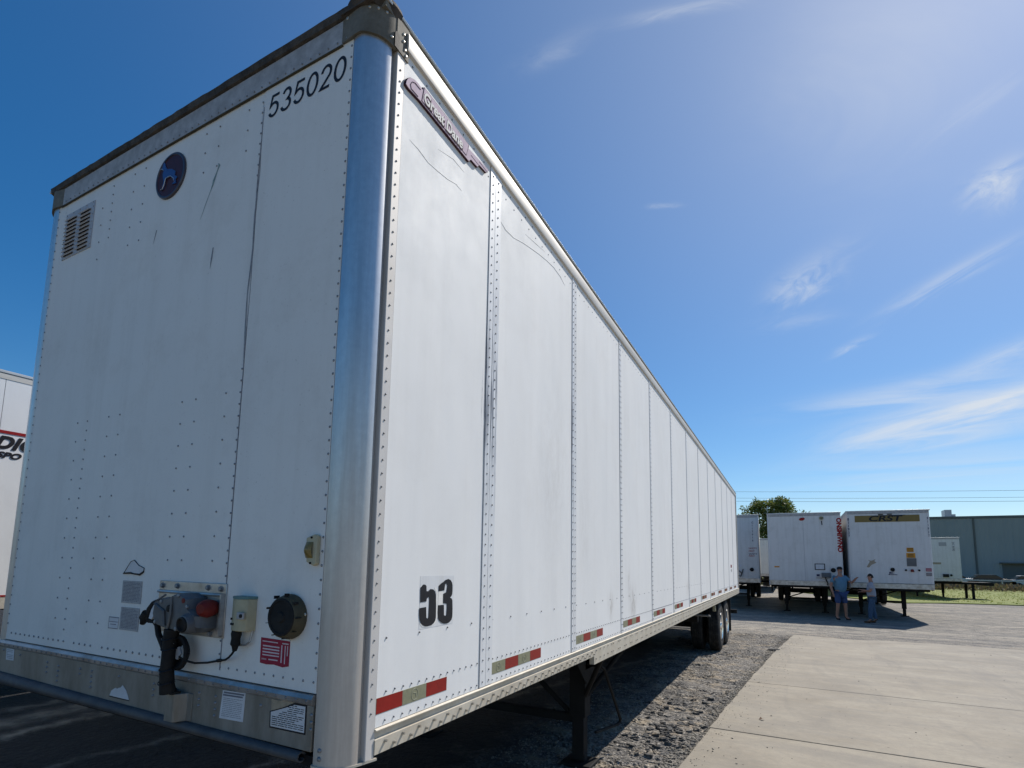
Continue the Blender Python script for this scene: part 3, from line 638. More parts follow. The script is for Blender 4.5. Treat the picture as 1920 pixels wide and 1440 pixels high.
# side rivets
mb = MB(); nx = (1, 0, 0)
for i, s in enumerate(SEAMS):
    cols = ((.025, .004), (.085, .004)) if i == 0 else (((.016, .0045), (.063, .0035)) if i == 1 else (((.028, .004),) if i > 4 else ((.014, .004), (.044, .004))))
    st_ = .05
    for dy, x in cols:
        z = 1.23
        while z < H-.02:
            mb.rivet((x, s+dy, z), nx, .0050, .0045, 6 if i < 4 else 4); z += st_
mb.build('seam_rivets', 'rivet', T, 60, kind='stuff')
mb = MB()
z = 1.26
while z < 3.8: mb.rivet((.002, .123, z), nx, .0045, .004); z += .05
y = .2
while y < 5.6:
    for z in (1.322, 1.222):
        if not any(0 < y-s < .06 for s in SEAMS): mb.rivet((0, y, z), nx, .0042, .0055)
    y += .05
y = .19
while y < 8.6:
    mb.rivet((0, y, 1.512), nx, .0045, .005); y += .2
y = .2
while y < 15.4:
    mb.rivet((0, y, 3.845), nx, .0048, .0035, 5)
    if y < 9: mb.rivet((0, y+.05, 3.80), nx, .0045, .003, 5)
    y += .1
mb.build('panel_rivets', 'rivet', T, 60, kind='stuff')
# top rail and roof
mb = MB().prism([(-.05, 3.868), (.014, 3.872), (.0175, 3.885), (.0165, 3.935), (.0135, 3.950), (-.05, 3.952)], 'y', .150, 15.80); mb.build('top_rail', 'rail_alu', T, 25)
mb = MB().prism([(-.05, 3.953), (.002, 3.953), (.004, 3.978), (-.05, 3.978)], 'y', .02, 15.86); mb.build('roof_gap_strip', 'cap', T, 25)
mb = MB().prism([(-2.59, 3.979), (.010, 3.979), (.013, 3.986), (.008, 3.995), (-.15, 4.005), (-2.43, 4.005), (-2.588, 3.995)], 'y', -.012, 15.90); mb.build('roof', 'roof_skin', T, 25)
# bottom rail: two depths, a ledge on top
r1 = [(-.03, 1.116), (.006, 1.116), (.007, 1.166), (-.004, 1.168), (-.004, 1.196), (.011, 1.1965), (.011, 1.1995), (.003, 1.2030), (-.03, 1.2035)]
r2 = [(-.03, 1.056), (.006, 1.056)] + r1[2:]
MB().prism(r1, 'y', .146, 2.56).build('bottom_rail', 'rail_dusty', T, 0)
MB().prism(r2, 'y', 2.561, 15.80).build('bottom_rail', 'rail_dusty', T, 0)
mb = MB()
y = .20; k = 0
while y < 2.6:
    mb.cyl((.006, y, 1.153 if k % 2 == 0 else 1.135), (.018, y, 1.153 if k % 2 == 0 else 1.135), .0068, .005, 8); y += .05; k += 1
y = 2.6
while y < 15.6:
    for dz in (1.154, 1.093):
        for dy in (0, .05) if y > 3 else (0,): mb.cyl((.005, y+dy, dz), (.014, y+dy, dz), .0058, .0045, 6)
    y += .1 if y < 3 else .2
mb.build('rail_bolts', 'screw', T, 40, kind='stuff')
# corner posts
def post_profile(sgn):
    p = [(-.134, .0), (-.128, -.006), (-.108, -.008)]
    for k in range(13):
        a = -math.pi/2 + (math.pi/2)*k/12*1.0; p.append((-.104+.097*math.cos(a), .089+.097*math.sin(a)))
    p = p[:-2]
    p += [(-.0085, .078), (-.019, .080), (-.019, .101), (-.05, .101), (-.08, .06), (-.134, .03)]
    return p if sgn > 0 else [(-2.595-x, y) for x, y in p]
MB().prism(post_profile(1), 'z', 1.106, 3.90).build('corner_post', 'post', T, 30, label='rounded bare aluminium post on the near corner')
MB().prism([(-.03, .1015), (.0, .1015), (.002, .104), (.002, .146), (-.03, .146)], 'z', 1.107, 3.90).build('rivet_strip', 'strip_alu', T, 20)
MB().prism(post_profile(-1), 'z', 1.12, 3.90).build('corner_post', 'post', T, 30)
MB().prism([(.03,3.92),(.0,3.9)], 'x', 0, .1) if 0 else None
mb = MB(); c = Vector((-.104, .089, 1.1))
foot = [(x*1.0+(x+.06)*.05, y+(y-.06)*.08) for x, y in post_profile(1)[:14]] + [(.01, .155), (-.134, .155)]
MB().prism(foot, 'z', 1.098, 1.106).build('post_base_plate', 'rail_dusty', T, 25)
# roof corner cap wrapping the post, with a slot and bolts
def cap_outline(d, n=10):
    p = [(-.190, -.004-d)]
    for k in range(n+1):
        a = -math.pi/2 + (math.pi/2)*k/n; p.append((-.104+(.101+d)*math.cos(a), .089+(.101+d)*math.sin(a)))
    return p
def cap(sgn):
    mb = MB(); o = cap_outline(.007); i_ = cap_outline(-.006)
    zb = [3.846]*3 + [3.842, 3.838, 3.834, 3.832, 3.83, 3.828, 3.826, 3.824, 3.822]
    n = len(o); fx = (lambda x: x) if sgn > 0 else (lambda x: -2.595-x)
    vs = [(fx(o[k][0]), o[k][1], zb[k]) for k in range(n)]+[(fx(o[k][0]), o[k][1], 3.975) for k in range(n)]+[(fx(i_[k][0]), i_[k][1], 3.975) for k in range(n)]+[(fx(i_[k][0]), i_[k][1], zb[k]) for k in range(n)]
    fs = []
    for k in range(n-1):
        for a in range(4): b = (a+1) % 4; fs.append((a*n+k, a*n+k+1, b*n+k+1, b*n+k))
    fs += [(0, n, 2*n, 3*n), (n-1, 2*n-1, 3*n-1, 4*n-1)]
    mb.add(vs, fs)
    X = sorted([fx(-.03), fx(.007)])
    mb.box(X[0], X[1], .089, .165, 3.828, 3.972)
    return mb.build('roof_corner_cap', 'cap', T, 30)
cp = cap(1); cap(-1)
mb = MB()
pts = [(.0082, .084, 3.828), (.0082, .084, 3.885)]
mb.prism([(.076, 3.826), (.102, 3.826), (.102, 3.885), (.097, 3.895), (.089, 3.899), (.081, 3.895), (.076, 3.885)], 'x', .0055, .0085)
mb.build('cap_slot', 'black', cp)
mb = MB()
for p in ((.007, .128, 3.925), (.007, .128, 3.893), (.007, .138, 3.862), (.007, .146, 3.842)): mb.rivet(p, nx, .0065, .006, 8)
for k in (3, 5, 7): 
    a = -math.pi/2+(math.pi/2)*k/10; n_ = Vector((math.cos(a), math.sin(a), 0)); mb.rivet(Vector((-.104, .089, 3.945))+n_*.108, n_, .006, .005, 8)
mb.rivet((-.165, -.011, 3.945), (0,-1,0), .009, .006, 8); mb.rivet((.004, .06, 3.85), (.97,-.25,0), .006, .006, 8)
mb.build('cap_bolts', 'screw', cp, kind='stuff')
# dark torn wrap over the front roof edge
mb = MB(); random.seed(3); n = 60; vs = []
for i in range(n+1):
    x = -2.545+(2.545-.10)*i/n
    j = random.uniform(-.0012, .0012); zt = 4.002+.0015*math.sin(i*.35)+random.uniform(-.0006, .0006)
    zt -= .012*max(0, 1-i/8); d = .012+.003*random.random()
    if 36 < i < 46: zt += .003
    vs += [(x, -.006, 3.948+j), (x, -.006-d, 3.956+j), (x, -.012-d, 3.985), (x, -.002, zt), (x, .06, zt), (x, .06, 3.95)]
fs = [(6*i+a, 6*i+(a+1) % 6, 6*(i+1)+(a+1) % 6, 6*(i+1)+a) for i in range(n) for a in range(6)]+[tuple(range(6)), tuple(range(6*n, 6*n+6))]
mb.add(vs, fs).build('roof_edge_wrap', 'wood_dark', T, 40)
mb = MB(); n = 14; vs = []
for i in range(n+1):
    a = -math.pi/2-.35 + (math.pi/2+.5)*i/n; q = Vector((math.cos(a), math.sin(a), 0)); c = Vector((-.110, .09, 0)); j = random.uniform(-.004, .004)
    for rr, z in ((.095, 3.962), (.115+j, 3.958+j), (.128+j, 3.985), (.118, 4.012+j), (.07, 4.024), (.0, 4.02)): v = c+q*rr; vs.append((v.x, v.y, z))
fs = [(6*i+a, 6*i+(a+1) % 6, 6*(i+1)+(a+1) % 6, 6*(i+1)+a) for i in range(n) for a in range(6)]+[tuple(range(6)), tuple(range(6*n, 6*n+6))]
mb.add(vs, fs); mb.box(-.19, -.03, -.028, -.012, 3.955, 3.972); mb.box(-.12, -.02, -.022, .03, 4.0, 4.021)
mb.build('torn_corner_wrap', 'wood_dark', T, 40)
# front top rail plate
box('front_top_plate', 'top_plate', T, -2.425, -.188, -.010, -.0032, 3.842, 3.950, bevel=.001)
box('front_top_plate_lip', 'olive', T, -2.425, -.188, -.012, -.0032, 3.838, 3.8415)
# front rivets
mb = MB(); ny = (0, -1, 0)
def fr(x, z, r=.0048, y=-.002): mb.rivet((x, y, z), ny, r, .0035)
z = 1.42
while z < 3.83: fr(-.142, z, .0052, -.003); fr(-2.452, z); z += .05
for z in [1.42+.05*i for i in range(24)] + [3.79-.05*i for i in range(8)]: fr(-.660, z)
for x, st_ in ((-1.953, .1), (-1.857, .05), (-1.655, .1), (-1.555, .1), (-1.055, .1), (-.956, .1), (-.752, .1)):
    z = 2.478
    while z > 1.72 if x > -1.1 else z > 1.40: fr(x, z, .0046); z -= st_
    for k in range(5 if st_ > .06 else 7):
        z = 3.79-st_*k
        if not (x > -1.5 and k > 2) and not (x == -1.953 and k == 0): fr(x, z, .0046)
for k in range(46):
    x = -.149-.05*k
    if -.92 < x < -.66 or -1.56 < x < -1.52 or -1.82 < x < -1.77: continue
    fr(x, 1.372, .0056)
for k in range(45): fr(-.165-.05*k, 3.858, .0042, -.0115) if k % 1 == 0 else None
mb.build('front_rivets', 'rivet_dark', T, 60, kind='stuff')
# lower front plate with folded lip
MB().prism([(-.0, 1.332), (-.012, 1.330), (-.020, 1.318), (-.018, 1.303), (-.010, 1.296), (.02, 1.296), (.02, 1.332)], 'x', -2.545, -.136).build('folded_lip', 'plate_alu', T, 25)
box('lower_front_plate', 'lower_plate', T, -2.548, -.137, -.009, .03, 1.146, 1.2955, bevel=.002)
mb = MB()
for k in range(46): 
    x = -.16-.05*k
    if not -.93 < x < -.82: mb.rivet((x, -.018, 1.311), ny, .006, .005)
mb.build('lip_rivets', 'rivet', T, 60, kind='stuff')
mb = MB()
for x, z0, c_ in ((-1.056, 1.263, 3), (-.752, 1.264, 3), (-.651, 1.263, 4), (-.142, 1.266, 3), (-1.96, 1.262, 3), (-1.85, 1.255, 4), (-1.648, 1.263, 2), (-1.545, 1.262, 4), (-.397, 1.264, 1), (-1.32, 1.264, 1), (-2.25, 1.27, 1), (-2.44, 1.28, 1)):
    for k in range(c_): mb.rivet((x, -.009, z0-.0235*k), ny, .0062, .006, 8)
for z in (1.158, 1.131): mb.rivet((-.098, -.0075, z), ny, .0085, .007, 8)
mb.build('plate_rivets', 'rivet_dark', T, 60, kind='stuff')
# rolled lower edge (pipe, open at its right end)
mb = MB(); n = 16
for ra, rb in ((.027, .020),):
    vs = []
    for x, ra in ((-2.56, .032), (-1.4, .024), (-.175, .0185)):
        vs += [(x, -.012+math.cos(6.283*k/n)*ra*1.1, 1.140-.0145*(x+2.56)/2.385+math.sin(6.283*k/n)*ra*.95) for k in range(n)]
    for x in (-.175, -.30):
        vs += [(x, -.012+math.cos(6.283*k/n)*.013*1.1, 1.1255+math.sin(6.283*k/n)*.013*.95) for k in range(n)]
    fs = [(j*n+k, j*n+(k+1) % n, (j+1)*n+(k+1) % n, (j+1)*n+k) for j in range(4) for k in range(n)]+[tuple(range(4*n, 5*n)), tuple(range(n))]
    mb.add(vs, fs)
mb.build('rolled_lower_edge', 'edge_dark', T, 40)
box('coupler_plate', 'steel_black', T, -2.50, -.12, .0, 1.3, 1.098, 1.13)
# vent with louvres
V = box('vent', 'vent_alu', T, -2.352, -2.040, -.0055, 0, 3.485, 3.766, bevel=.001)
LM = MB().prism([(-.0055, .0), (-.019, -.010), (-.0155, -.0135), (-.0055, -.0035)], 'x', -.055, .055).mesh('louvre', 'vent_alu', 20)
SM = MB().box(-.052, .052, -.0068, -.0056, -.0105, -.0045).mesh('louvre_slot', 'black', 0)
for cx in (-2.278, -2.128):
    for k in range(10):
        lv = link('louvre', LM, V, loc=(cx, 0, 3.728-.0242*k)); link('slot', SM, V, loc=(cx, 0, 3.728-.0242*k))
mb = MB()
for k in range(5): mb.rivet((-2.34+.072*k, -.0055, 3.757), ny, .0042, .003)
for k in range(6): mb.rivet((-2.047, -.0055, 3.73-.045*k), ny, .0042, .003); mb.rivet((-2.346, -.0055, 3.73-.045*k), ny, .0042, .003)
mb.build('vent_rivets', 'rivet_dark', V, 60, kind='stuff')
# round badge
BC = (-1.317, -.001, 3.662)
B = MB().lathe([(0, .120), (.007, .120), (.010, .116), (.010, .108), (.007, .106), (.0, .105)], BC, ny, 40).build('round_badge', 'badge_rim', T, 35)
MB().lathe([(.001, .106), (.0065, .106)], BC, ny, 40).build('badge_face', 'badge_red', B)
DOG = [(-1.396, 3.719), (-1.389, 3.724), (-1.382, 3.745), (-1.371, 3.749), (-1.359, 3.723), (-1.345, 3.704), (-1.303, 3.691), (-1.27, 3.668), (-1.275, 3.65), (-1.25, 3.63), (-1.263, 3.623), (-1.258, 3.6), (-1.29, 3.604), (-1.273, 3.617), (-1.279, 3.63), (-1.308, 3.652), (-1.348, 3.652), (-1.356, 3.616), (-1.363, 3.600), (-1.383, 3.602), (-1.371, 3.612), (-1.365, 3.643), (-1.38, 3.687), (-1.372, 3.708)]
MB().prism(DOG, 'y', -.0075, -.0115).build('badge_relief', 'badge_dog', B, 0)
MB().path([(-1.275, -.0125, 3.617), (-1.279, -.0125, 3.632), (-1.308, -.0125, 3.654), (-1.347, -.0125, 3.654), (-1.357, -.0125, 3.618), (-1.368, -.0125, 3.603), (-1.382, -.0125, 3.603)], .0022, 6).build('badge_relief_edge', 'badge_edge', B)
MB().path([(-1.397, -.0125, 3.718), (-1.386, -.0125, 3.718), (-1.374, -.0125, 3.706)], .002, 6).build('badge_relief_edge', 'badge_edge', B)
# fleet number
def arc(cx, cz, rx, rz, a0, a1, n=14): return [(cx+rx*math.cos(R(a0+(a1-a0)*i/n)), cz+rz*math.sin(R(a0+(a1-a0)*i/n))) for i in range(n+1)]
GLYPH = {'0': [arc(.30, .5, .245, .45, 0, 360, 32)],
 '5': [[(.52, .945), (.15, .945), (.085, .50)]+arc(.29, .335, .235, .285, 135, -155, 22)],
 '3': [arc(.28, .715, .20, .235, 165, -75, 16)+arc(.29, .27, .235, .235, 75, -165, 18)],
 '2': [arc(.29, .68, .225, .275, 175, -35, 18)+[(.12, .10), (.08, .045), (.53, .045)]]}
def ribbon(mb, pts, wd, put):
    n = len(pts); vs = []; closed = (Vector(pts[0])-Vector(pts[-1])).length < 1e-4
    for i in range(n):
        a = Vector(pts[i-1]) if i else (Vector(pts[-2]) if closed else Vector(pts[0])); b = Vector(pts[i+1]) if i < n-1 else (Vector(pts[1]) if closed else Vector(pts[-1]))
        p = Vector(pts[i]); d1 = (p-a).normalized() if (p-a).length > 1e-6 else (b-p).normalized(); d2 = (b-p).normalized() if (b-p).length > 1e-6 else d1
        m_ = (d1+d2).normalized(); k = Vector((-m_.y, m_.x))*(wd/2)/max(.5, m_.dot(d1)); vs += [put(p+k), put(p-k)]
    mb.add(vs, [(2*i, 2*i+1, 2*i+3, 2*i+2) for i in range(n-1)])
NB = MB().box(-.3, -.29, .005, .006, 3.7, 3.71).build('fleet_number', 'ink', T, 0) if 0 else None
for k, ch in enumerate('535020'):
    mb = MB(); x0 = -.622+k*.0768
    for st in GLYPH[ch]: ribbon(mb, st, .118, lambda p: (x0+(p.x+.10*p.y)*.110, -.0042, 3.690+p.y*.106))
    mb.build('numeral', 'ink', T, 0)
# stain and scratches on the front
mb = MB(); random.seed(5)
def smear(pts, wd, y=-.0018):
    vs = []
    for i, (x, z) in enumerate(pts):
        q = wd[i]*random.uniform(.7, 1.2); vs += [(x-q, y, z), (x+q, y, z)]
    return mb.add(vs, [(2*i, 2*i+1, 2*i+3, 2*i+2) for i in range(len(pts)-1)])
smear([(-.945, 3.600), (-.938, 3.585), (-.946, 3.57), (-.955, 3.552), (-.968, 3.525), (-.975, 3.50), (-.99, 3.47), (-1.005, 3.44), (-1.02, 3.41), (-1.035, 3.375), (-1.048, 3.35)], [.002, .007, .004, .004, .008, .005, .003, .002, .002, .0015, .0008])
mb.build('stain', 'green_stain', T, 0)
mb = MB()
smear([(-.655, 3.79), (-.650, 3.6), (-.645, 3.45), (-.656, 3.25), (-.650, 3.1), (-.664, 2.9), (-.660, 2.75), (-.654, 2.6)], [.001, .002, .003, .004, .005, .003, .004, .001], -.0042)
mb.build('scuff', 'scuff', T, 0); mb = MB(); smear([(-.93, 3.18), (-.935, 3.13), (-.94, 3.08)], [.003, .005, .001]); mb.build('scuff', 'scuff', T, 0)
mb = MB(); smear([(-1.40, 3.40), (-1.42, 3.33)], [.004, .001]); mb.build('scuff', 'scuff', T, 0)
# faded stickers and labels
def sticker(name, pts, m, y=-.0025, par=None, d=.0008, label=None): return MB().prism(pts, 'y', y, y-d).build(name, m, par or T, 0, label=label)
def quadpt(q, u, v):
    (ax, az), (bx, bz), (cx, cz), (dx, dz) = q   # tl tr br bl
    tx, tz = ax+(bx-ax)*u, az+(bz-az)*u; lx, lz = dx+(cx-dx)*u, dz+(cz-dz)*u
    return tx+(lx-tx)*v, tz+(lz-tz)*v
def bars(q, rows, y, m, par, name='print'):
    mb = MB()
    for u0, u1, v0, v1 in rows:
        p = [quadpt(q, u0, v0), quadpt(q, u1, v0), quadpt(q, u1, v1), quadpt(q, u0, v1)]
        mb.add([(a, y, b) for a, b in p], [(0, 1, 2, 3)])
    return mb.build(name, m, par, 0)
def text_rows(n, u0=.06, u1=.94, v0=.08, v1=.94, th=.35, gaps=True):
    rows = []
    for k in range(n):
        v = v0+(v1-v0)*k/n; u = u0
        while u < u1-.03:
            e = min(u1, u+random.uniform(.05, .18)); rows.append((u, e, v, v+(v1-v0)/n*th)); u = e+.02
            if gaps and random.random() < .04: break
    return rows
f1 = [(-1.379, 1.681), (-1.226, 1.681), (-1.224, 1.582), (-1.376, 1.582)]; o = sticker('faded_sticker', f1, 'paper_faded'); bars(f1, text_rows(14, th=.4), -.0036, 'print_grey', o)
f2 = [(-1.372, 1.563), (-1.226, 1.563), (-1.226, 1.463), (-1.370, 1.463)]; o = sticker('faded_sticker', f2, 'paper_faded'); bars(f2, text_rows(14, th=.4), -.0036, 'print_grey', o)
f3 = [(-1.462, 1.515), (-1.382, 1.515), (-1.384, 1.463), (-1.462, 1.462)]; o = sticker('small_faded_sticker', f3, 'paper'); bars(f3, [(0, 1, 0, .07), (0, .04, 0, 1), (0, 1, .94, 1), (0, 1, .38, .43), (.2, .8, .6, .66)], -.0036, 'print_grey', o)
TRI = [(-1.379, 1.713), (-1.331, 1.766), (-1.304, 1.774), (-1.265, 1.751), (-1.222, 1.74), (-1.223, 1.724), (-1.251, 1.71), (-1.301, 1.713), (-1.322, 1.716)]
o = sticker('torn_label_remnant', TRI, 'paper'); TR3 = [(x, -.0036, z) for x, z in TRI]
MB().path(TR3[:6], .0016, 5).build('torn_edge', 'ink', o); MB().path(TR3[5:]+[TR3[0]], [.004, .005, .0035, .005, .004], 5).build('torn_edge', 'ink', o)
RQ = [(-.427, 1.502), (-.274, 1.499), (-.274, 1.412), (-.425, 1.411)]
o = sticker('red_label', [(-.427, 1.502), (-.274, 1.499), (-.274, 1.412), (-.29, 1.409), (-.305, 1.406), (-.35, 1.411), (-.39, 1.408), (-.425, 1.411)], 'label_red', -.0035)
rows = [(.08, .66, v, v+.055) for v in (.28, .40, .52)]+[(.08, .66, v, v+.05) for v in (.64,)]+[(.30, .62, .80, .85)]+[(.06, .60, .11, .15), (.75, .96, .10, .15), (.72, .76, .2, .9), (.84, .87, .2, .93), (.92, .95, .2, .6)]
bars(RQ, rows+[(.06+.03*k, .075+.03*k, .80, .86) for k in range(6)], -.0047, 'label_print', o)
P1 = [(-.612, 1.292), (-.482, 1.296), (-.486, 1.193), (-.622, 1.189)]
o = sticker('paper_notice', P1, 'paper', -.0095); random.seed(11)
bars(P1, [(.06, .95, .04, .10), (.04, .9, .13, .19)]+text_rows(11, .08, .9, .26, .95, .25), -.0107, 'print_grey', o)
P2 = [(-.345, 1.296), (-.166, 1.296), (-.166, 1.198), (-.344, 1.196)]
o = sticker('framed_notice', [(-.224, 1.296), (-.166, 1.296), (-.166, 1.198), (-.344, 1.196), (-.347, 1.252), (-.276, 1.275)], 'ink', -.0095)
sticker('notice_paper', [(-.226, 1.289), (-.172, 1.290), (-.172, 1.204), (-.338, 1.202), (-.341, 1.250), (-.276, 1.271)], 'paper', -.0104, o)
rows = [r for r in text_rows(12, .06, .94, .10, .92, .38) if not (r[2] < .55 and r[0] < .55-r[2]*.8)]
bars(P2, rows, -.0116, 'ink', o)
o = sticker('torn_notice_backing', [(-.342, 1.295), (-.30, 1.293), (-.282, 1.298), (-.227, 1.296), (-.250, 1.286), (-.276, 1.275), (-.30, 1.266), (-.34, 1.255)], 'paper_torn', -.0095)
o = sticker('torn_white_sticker', [(-1.381, 1.176), (-1.369, 1.198), (-1.352, 1.208), (-1.338, 1.214), (-1.325, 1.211), (-1.313, 1.217), (-1.300, 1.219), (-1.286, 1.231), (-1.27, 1.222), (-1.257, 1.214), (-1.24, 1.195), (-1.226, 1.175)], 'paper', -.0095)
MB().box(-1.381, -1.226, -.0105, -.0094, 1.1715, 1.176).build('sticker_shadow_edge', 'ink', o)
TQ = [(-2.411, 1.291), (-2.322, 1.293), (-2.316, 1.235), (-2.402, 1.233)]
o = sticker('tiny_sticker', TQ, 'paper', -.0095); bars(TQ, text_rows(6, .12, .88, .1, .95, .3), -.0107, 'print_grey', o)
# marker lamp
L = MB().prism([(-.206, 1.867), (-.165, 1.880), (-.153, 1.874), (-.153, 1.776), (-.165, 1.768), (-.200, 1.782)], 'y', -.003, -.022).build('marker_lamp', 'cream', T, 20, bevel=.003)
mb = MB(); vs = []; n = 10
for i in range(n+1):
    z = 1.796+(1.852-1.796)*i/n; b = math.sin(math.pi*(i+.4)/(n+.8))
    for k in range(6): u = k/5; vs.append((-.203+.034*u, -.020-.022*b*math.sin(math.pi*(.12+.76*u))-.002, z))
mb.add(vs, [(6*i+k, 6*i+k+1, 6*i+k+7, 6*i+k+6) for i in range(n) for k in range(5)]).build('lens', 'amber', L, 60)
mb = MB().cyl((-.178, -.022, 1.868), (-.178, -.0255, 1.868), .004, n=8).cyl((-.178, -.022, 1.778), (-.178, -.0255, 1.778), .004, n=8); mb.build('lamp_screw', 'black', L)
# round socket cover
SC = Vector((-.276, -.003, 1.587))
D_ = MB().lathe([(0, .078), (.012, .080), (.020, .078), (.042, .071), (.046, .066)], SC, ny, 28).build('round_cover', 'olive', T, 30)
MB().lathe([(.0462, .066), (.050, .064), (.050, .056), (.047, .054), (.047, .02), (.052, .016), (.052, .0)], SC, ny, 28).build('cover_cap', 'black', D_, 30)
mb = MB()
for k in range(9):
    a = 6.283*k/9; mb.box(*(sorted((SC.x+math.cos(a)*.072, SC.x+math.cos(a)*.080))), -.052, -.030, *(sorted((SC.z+math.sin(a)*.072, SC.z+math.sin(a)*.080+.004))))
mb.build('cover_tabs', 'black', D_)
mb = MB()
for a in (0.15, 1.6, 3.2, 4.9): mb.rivet((SC.x+math.cos(a)*.079, -.014, SC.z+math.sin(a)*.079), ny, .006, .004, 8)
mb.build('cover_screws', 'screw', D_)
# cream socket with flap and cable
cb = MB(); n = 8
cx0, cx1, z0, z1 = -.556, -.462, 1.522, 1.640
prof = [(cx0+.006, -.003), (cx0, -.030), (cx0+.012, -.046), (cx0+.040, -.053), (cx1-.030, -.052), (cx1-.006, -.040), (cx1, -.003)]
CB = MB().prism(prof, 'z', z0, z1).build('cable_socket', 'cream', T, 50, bevel=.003)
MB().prism([(x+.001 if x > -.51 else x-.001, y-.001 if y < -.01 else y) for x, y in prof], 'z', z1, z1+.009).build('socket_lid', 'teal', CB, 50)
MB().box(-.500, -.466, -.060, -.051, 1.567, 1.592).build('latch', 'paper_faded', CB, bevel=.002); MB().cyl((-.474, -.059, 1.580), (-.474, -.064, 1.580), .007, n=10).build('latch_pin', 'black', CB)
MB().box(-.541, -.535, -.0535, -.050, 1.543, 1.551).box(-.530, -.524, -.0545, -.051, 1.543, 1.551).box(-.541, -.535, -.0535, -.050, 1.562, 1.570).build('molded_mark', 'ink', CB)
MB().path([(-.550, -.012, 1.522), (-.562, -.018, 1.495), (-.555, -.020, 1.476), (-.530, -.020, 1.466), (-.492, -.020, 1.470), (-.470, -.018, 1.483), (-.468, -.012, 1.522)], .004, 6).build('bail', 'plate_alu', CB)
MB().lathe([(0, .017), (.012, .019), (.03, .016), (.05, .018), (.058, .012), (.075, .008)], (-.525, -.035, 1.522), (-.05, 0, -1), 14).build('plug', 'black', CB)
CBL = [(-.529, -.035, 1.450), (-.540, -.036, 1.436), (-.565, -.030, 1.420), (-.60, -.020, 1.406), (-.645, -.014, 1.398), (-.70, -.022, 1.386), (-.75, -.040, 1.382), (-.79, -.055, 1.390), (-.815, -.065, 1.405)]
MB().path(CBL, .0042, 7).build('cable', 'black', T); MB().box(-.653, -.640, -.020, -.004, 1.392, 1.404).build('cable_clip', 'black', T, bevel=.002)
# air connector plate
PL = MB().box(-1.085, -.640, -.008, -.003, 1.480, 1.690).build('connector_plate', 'plate_alu', T, bevel=.002)
MB().prism([(-.008, 1.652), (-.017, 1.650), (-.019, 1.645), (-.017, 1.640), (-.008, 1.638)], 'x', -1.082, -.644).build('plate_fold', 'plate_alu', PL)
MB().prism([(-.664, -.008), (-.652, -.026), (-.646, -.026), (-.644, -.008)], 'z', 1.492, 1.650).build('plate_side_fold', 'plate_alu', PL)
for x, z in ((-1.061, 1.670), (-.957, 1.671), (-.754, 1.671), (-.673, 1.669), (-.656, 1.497), (-.99, 1.492), (-.72, 1.494)):
    MB().lathe([(0, .0125), (.003, .0125), (.003, .009), (.009, .009), (.010, .007)], (x, -.008, z), ny, 6).build('bolt', 'rivet_dark', PL, 20)
# cast housing standing off the plate
def housing(pts, y0, y1, s_):
    cx = sum(p[0] for p in pts)/len(pts); cz = sum(p[1] for p in pts)/len(pts); n = len(pts); mb = MB(); vs = []
    lv = [(y0, 1.03), (y0-(y0-y1)*.55, 1.0), (y1+.012, .95), (y1, s_)]
    for y, s in lv: vs += [(cx+(x-cx)*s, y, cz+(z-cz)*s) for x, z in pts]
    fs = [(j*n+i, j*n+(i+1) % n, (j+1)*n+(i+1) % n, (j+1)*n+i) for j in range(len(lv)-1) for i in range(n)]+[tuple(range(n*(len(lv)-1), n*len(lv))), tuple(range(n))]
    return mb.add(vs, fs)
GB = [(-.998, 1.612), (-.945, 1.628), (-.905, 1.631), (-.860, 1.647), (-.795, 1.647), (-.755, 1.632), (-.750, 1.592), (-.715, 1.575), (-.690, 1.565), (-.688, 1.520), (-.730, 1.500), (-.80, 1.497), (-.88, 1.500), (-.985, 1.517), (-1.005, 1.56)]
HB = housing(GB, -.008, -.085, .86).build('cast_housing', 'box_grey', T, 30)
MB().path([(-.965, -.086, 1.60), (-.90, -.09, 1.575), (-.89, -.09, 1.52)], .006, 6).path([(-.86, -.086, 1.635), (-.85, -.092, 1.57), (-.865, -.09, 1.51)], .005, 6).build('casting_rib', 'box_grey', HB)
MB().lathe([(0, .014), (.01, .014), (.012, .010)], (-.872, -.080, 1.588), ny, 10).build('housing_bolt', 'black', HB)
MB().lathe([(0, .010), (.012, .010)], (-.785, -.075, 1.622), ny, 8).build('housing_bolt', 'red_cast', HB)
MB().lathe([(0, .040), (.03, .040), (.05, .034), (.052, .030), (.044, .026), (.044, .0)], (-.745, -.055, 1.540), (0, -1, -.1), 18).build('glad_hand', 'box_grey', HB)
MB().lathe([(0, .029), (.012, .029), (.014, .024), (.004, .020), (.004, 0)], (-.745, -.101, 1.536), (0, -1, -.1), 18).build('rubber_seal', 'black', HB)
MB().lathe([(0, .030), (.030, .036), (.055, .030), (.066, .018), (.066, 0)], (-.695, -.020, 1.596), (.25, -1, .0), 14).build('red_glad_hand', 'red_cast', HB)
MB().path([(-.90, -.088, 1.640), (-.955, -.084, 1.618), (-.985, -.08, 1.60)], .004, 6).build('casting_rib', 'box_grey', HB)
for x_, z_ in ((-.93, 1.612), (-.82, 1.64), (-.76, 1.60), (-.96, 1.53), (-.82, 1.512)): MB().lathe([(0, .008), (.006, .008), (.007, .005)], (x_, -.082, z_), ny, 6).build('housing_bolt', 'rivet_dark', HB)
MB().box(-.735, -.672, -.068, -.030, 1.583, 1.606).build('red_handle', 'red_cast', HB, bevel=.006)
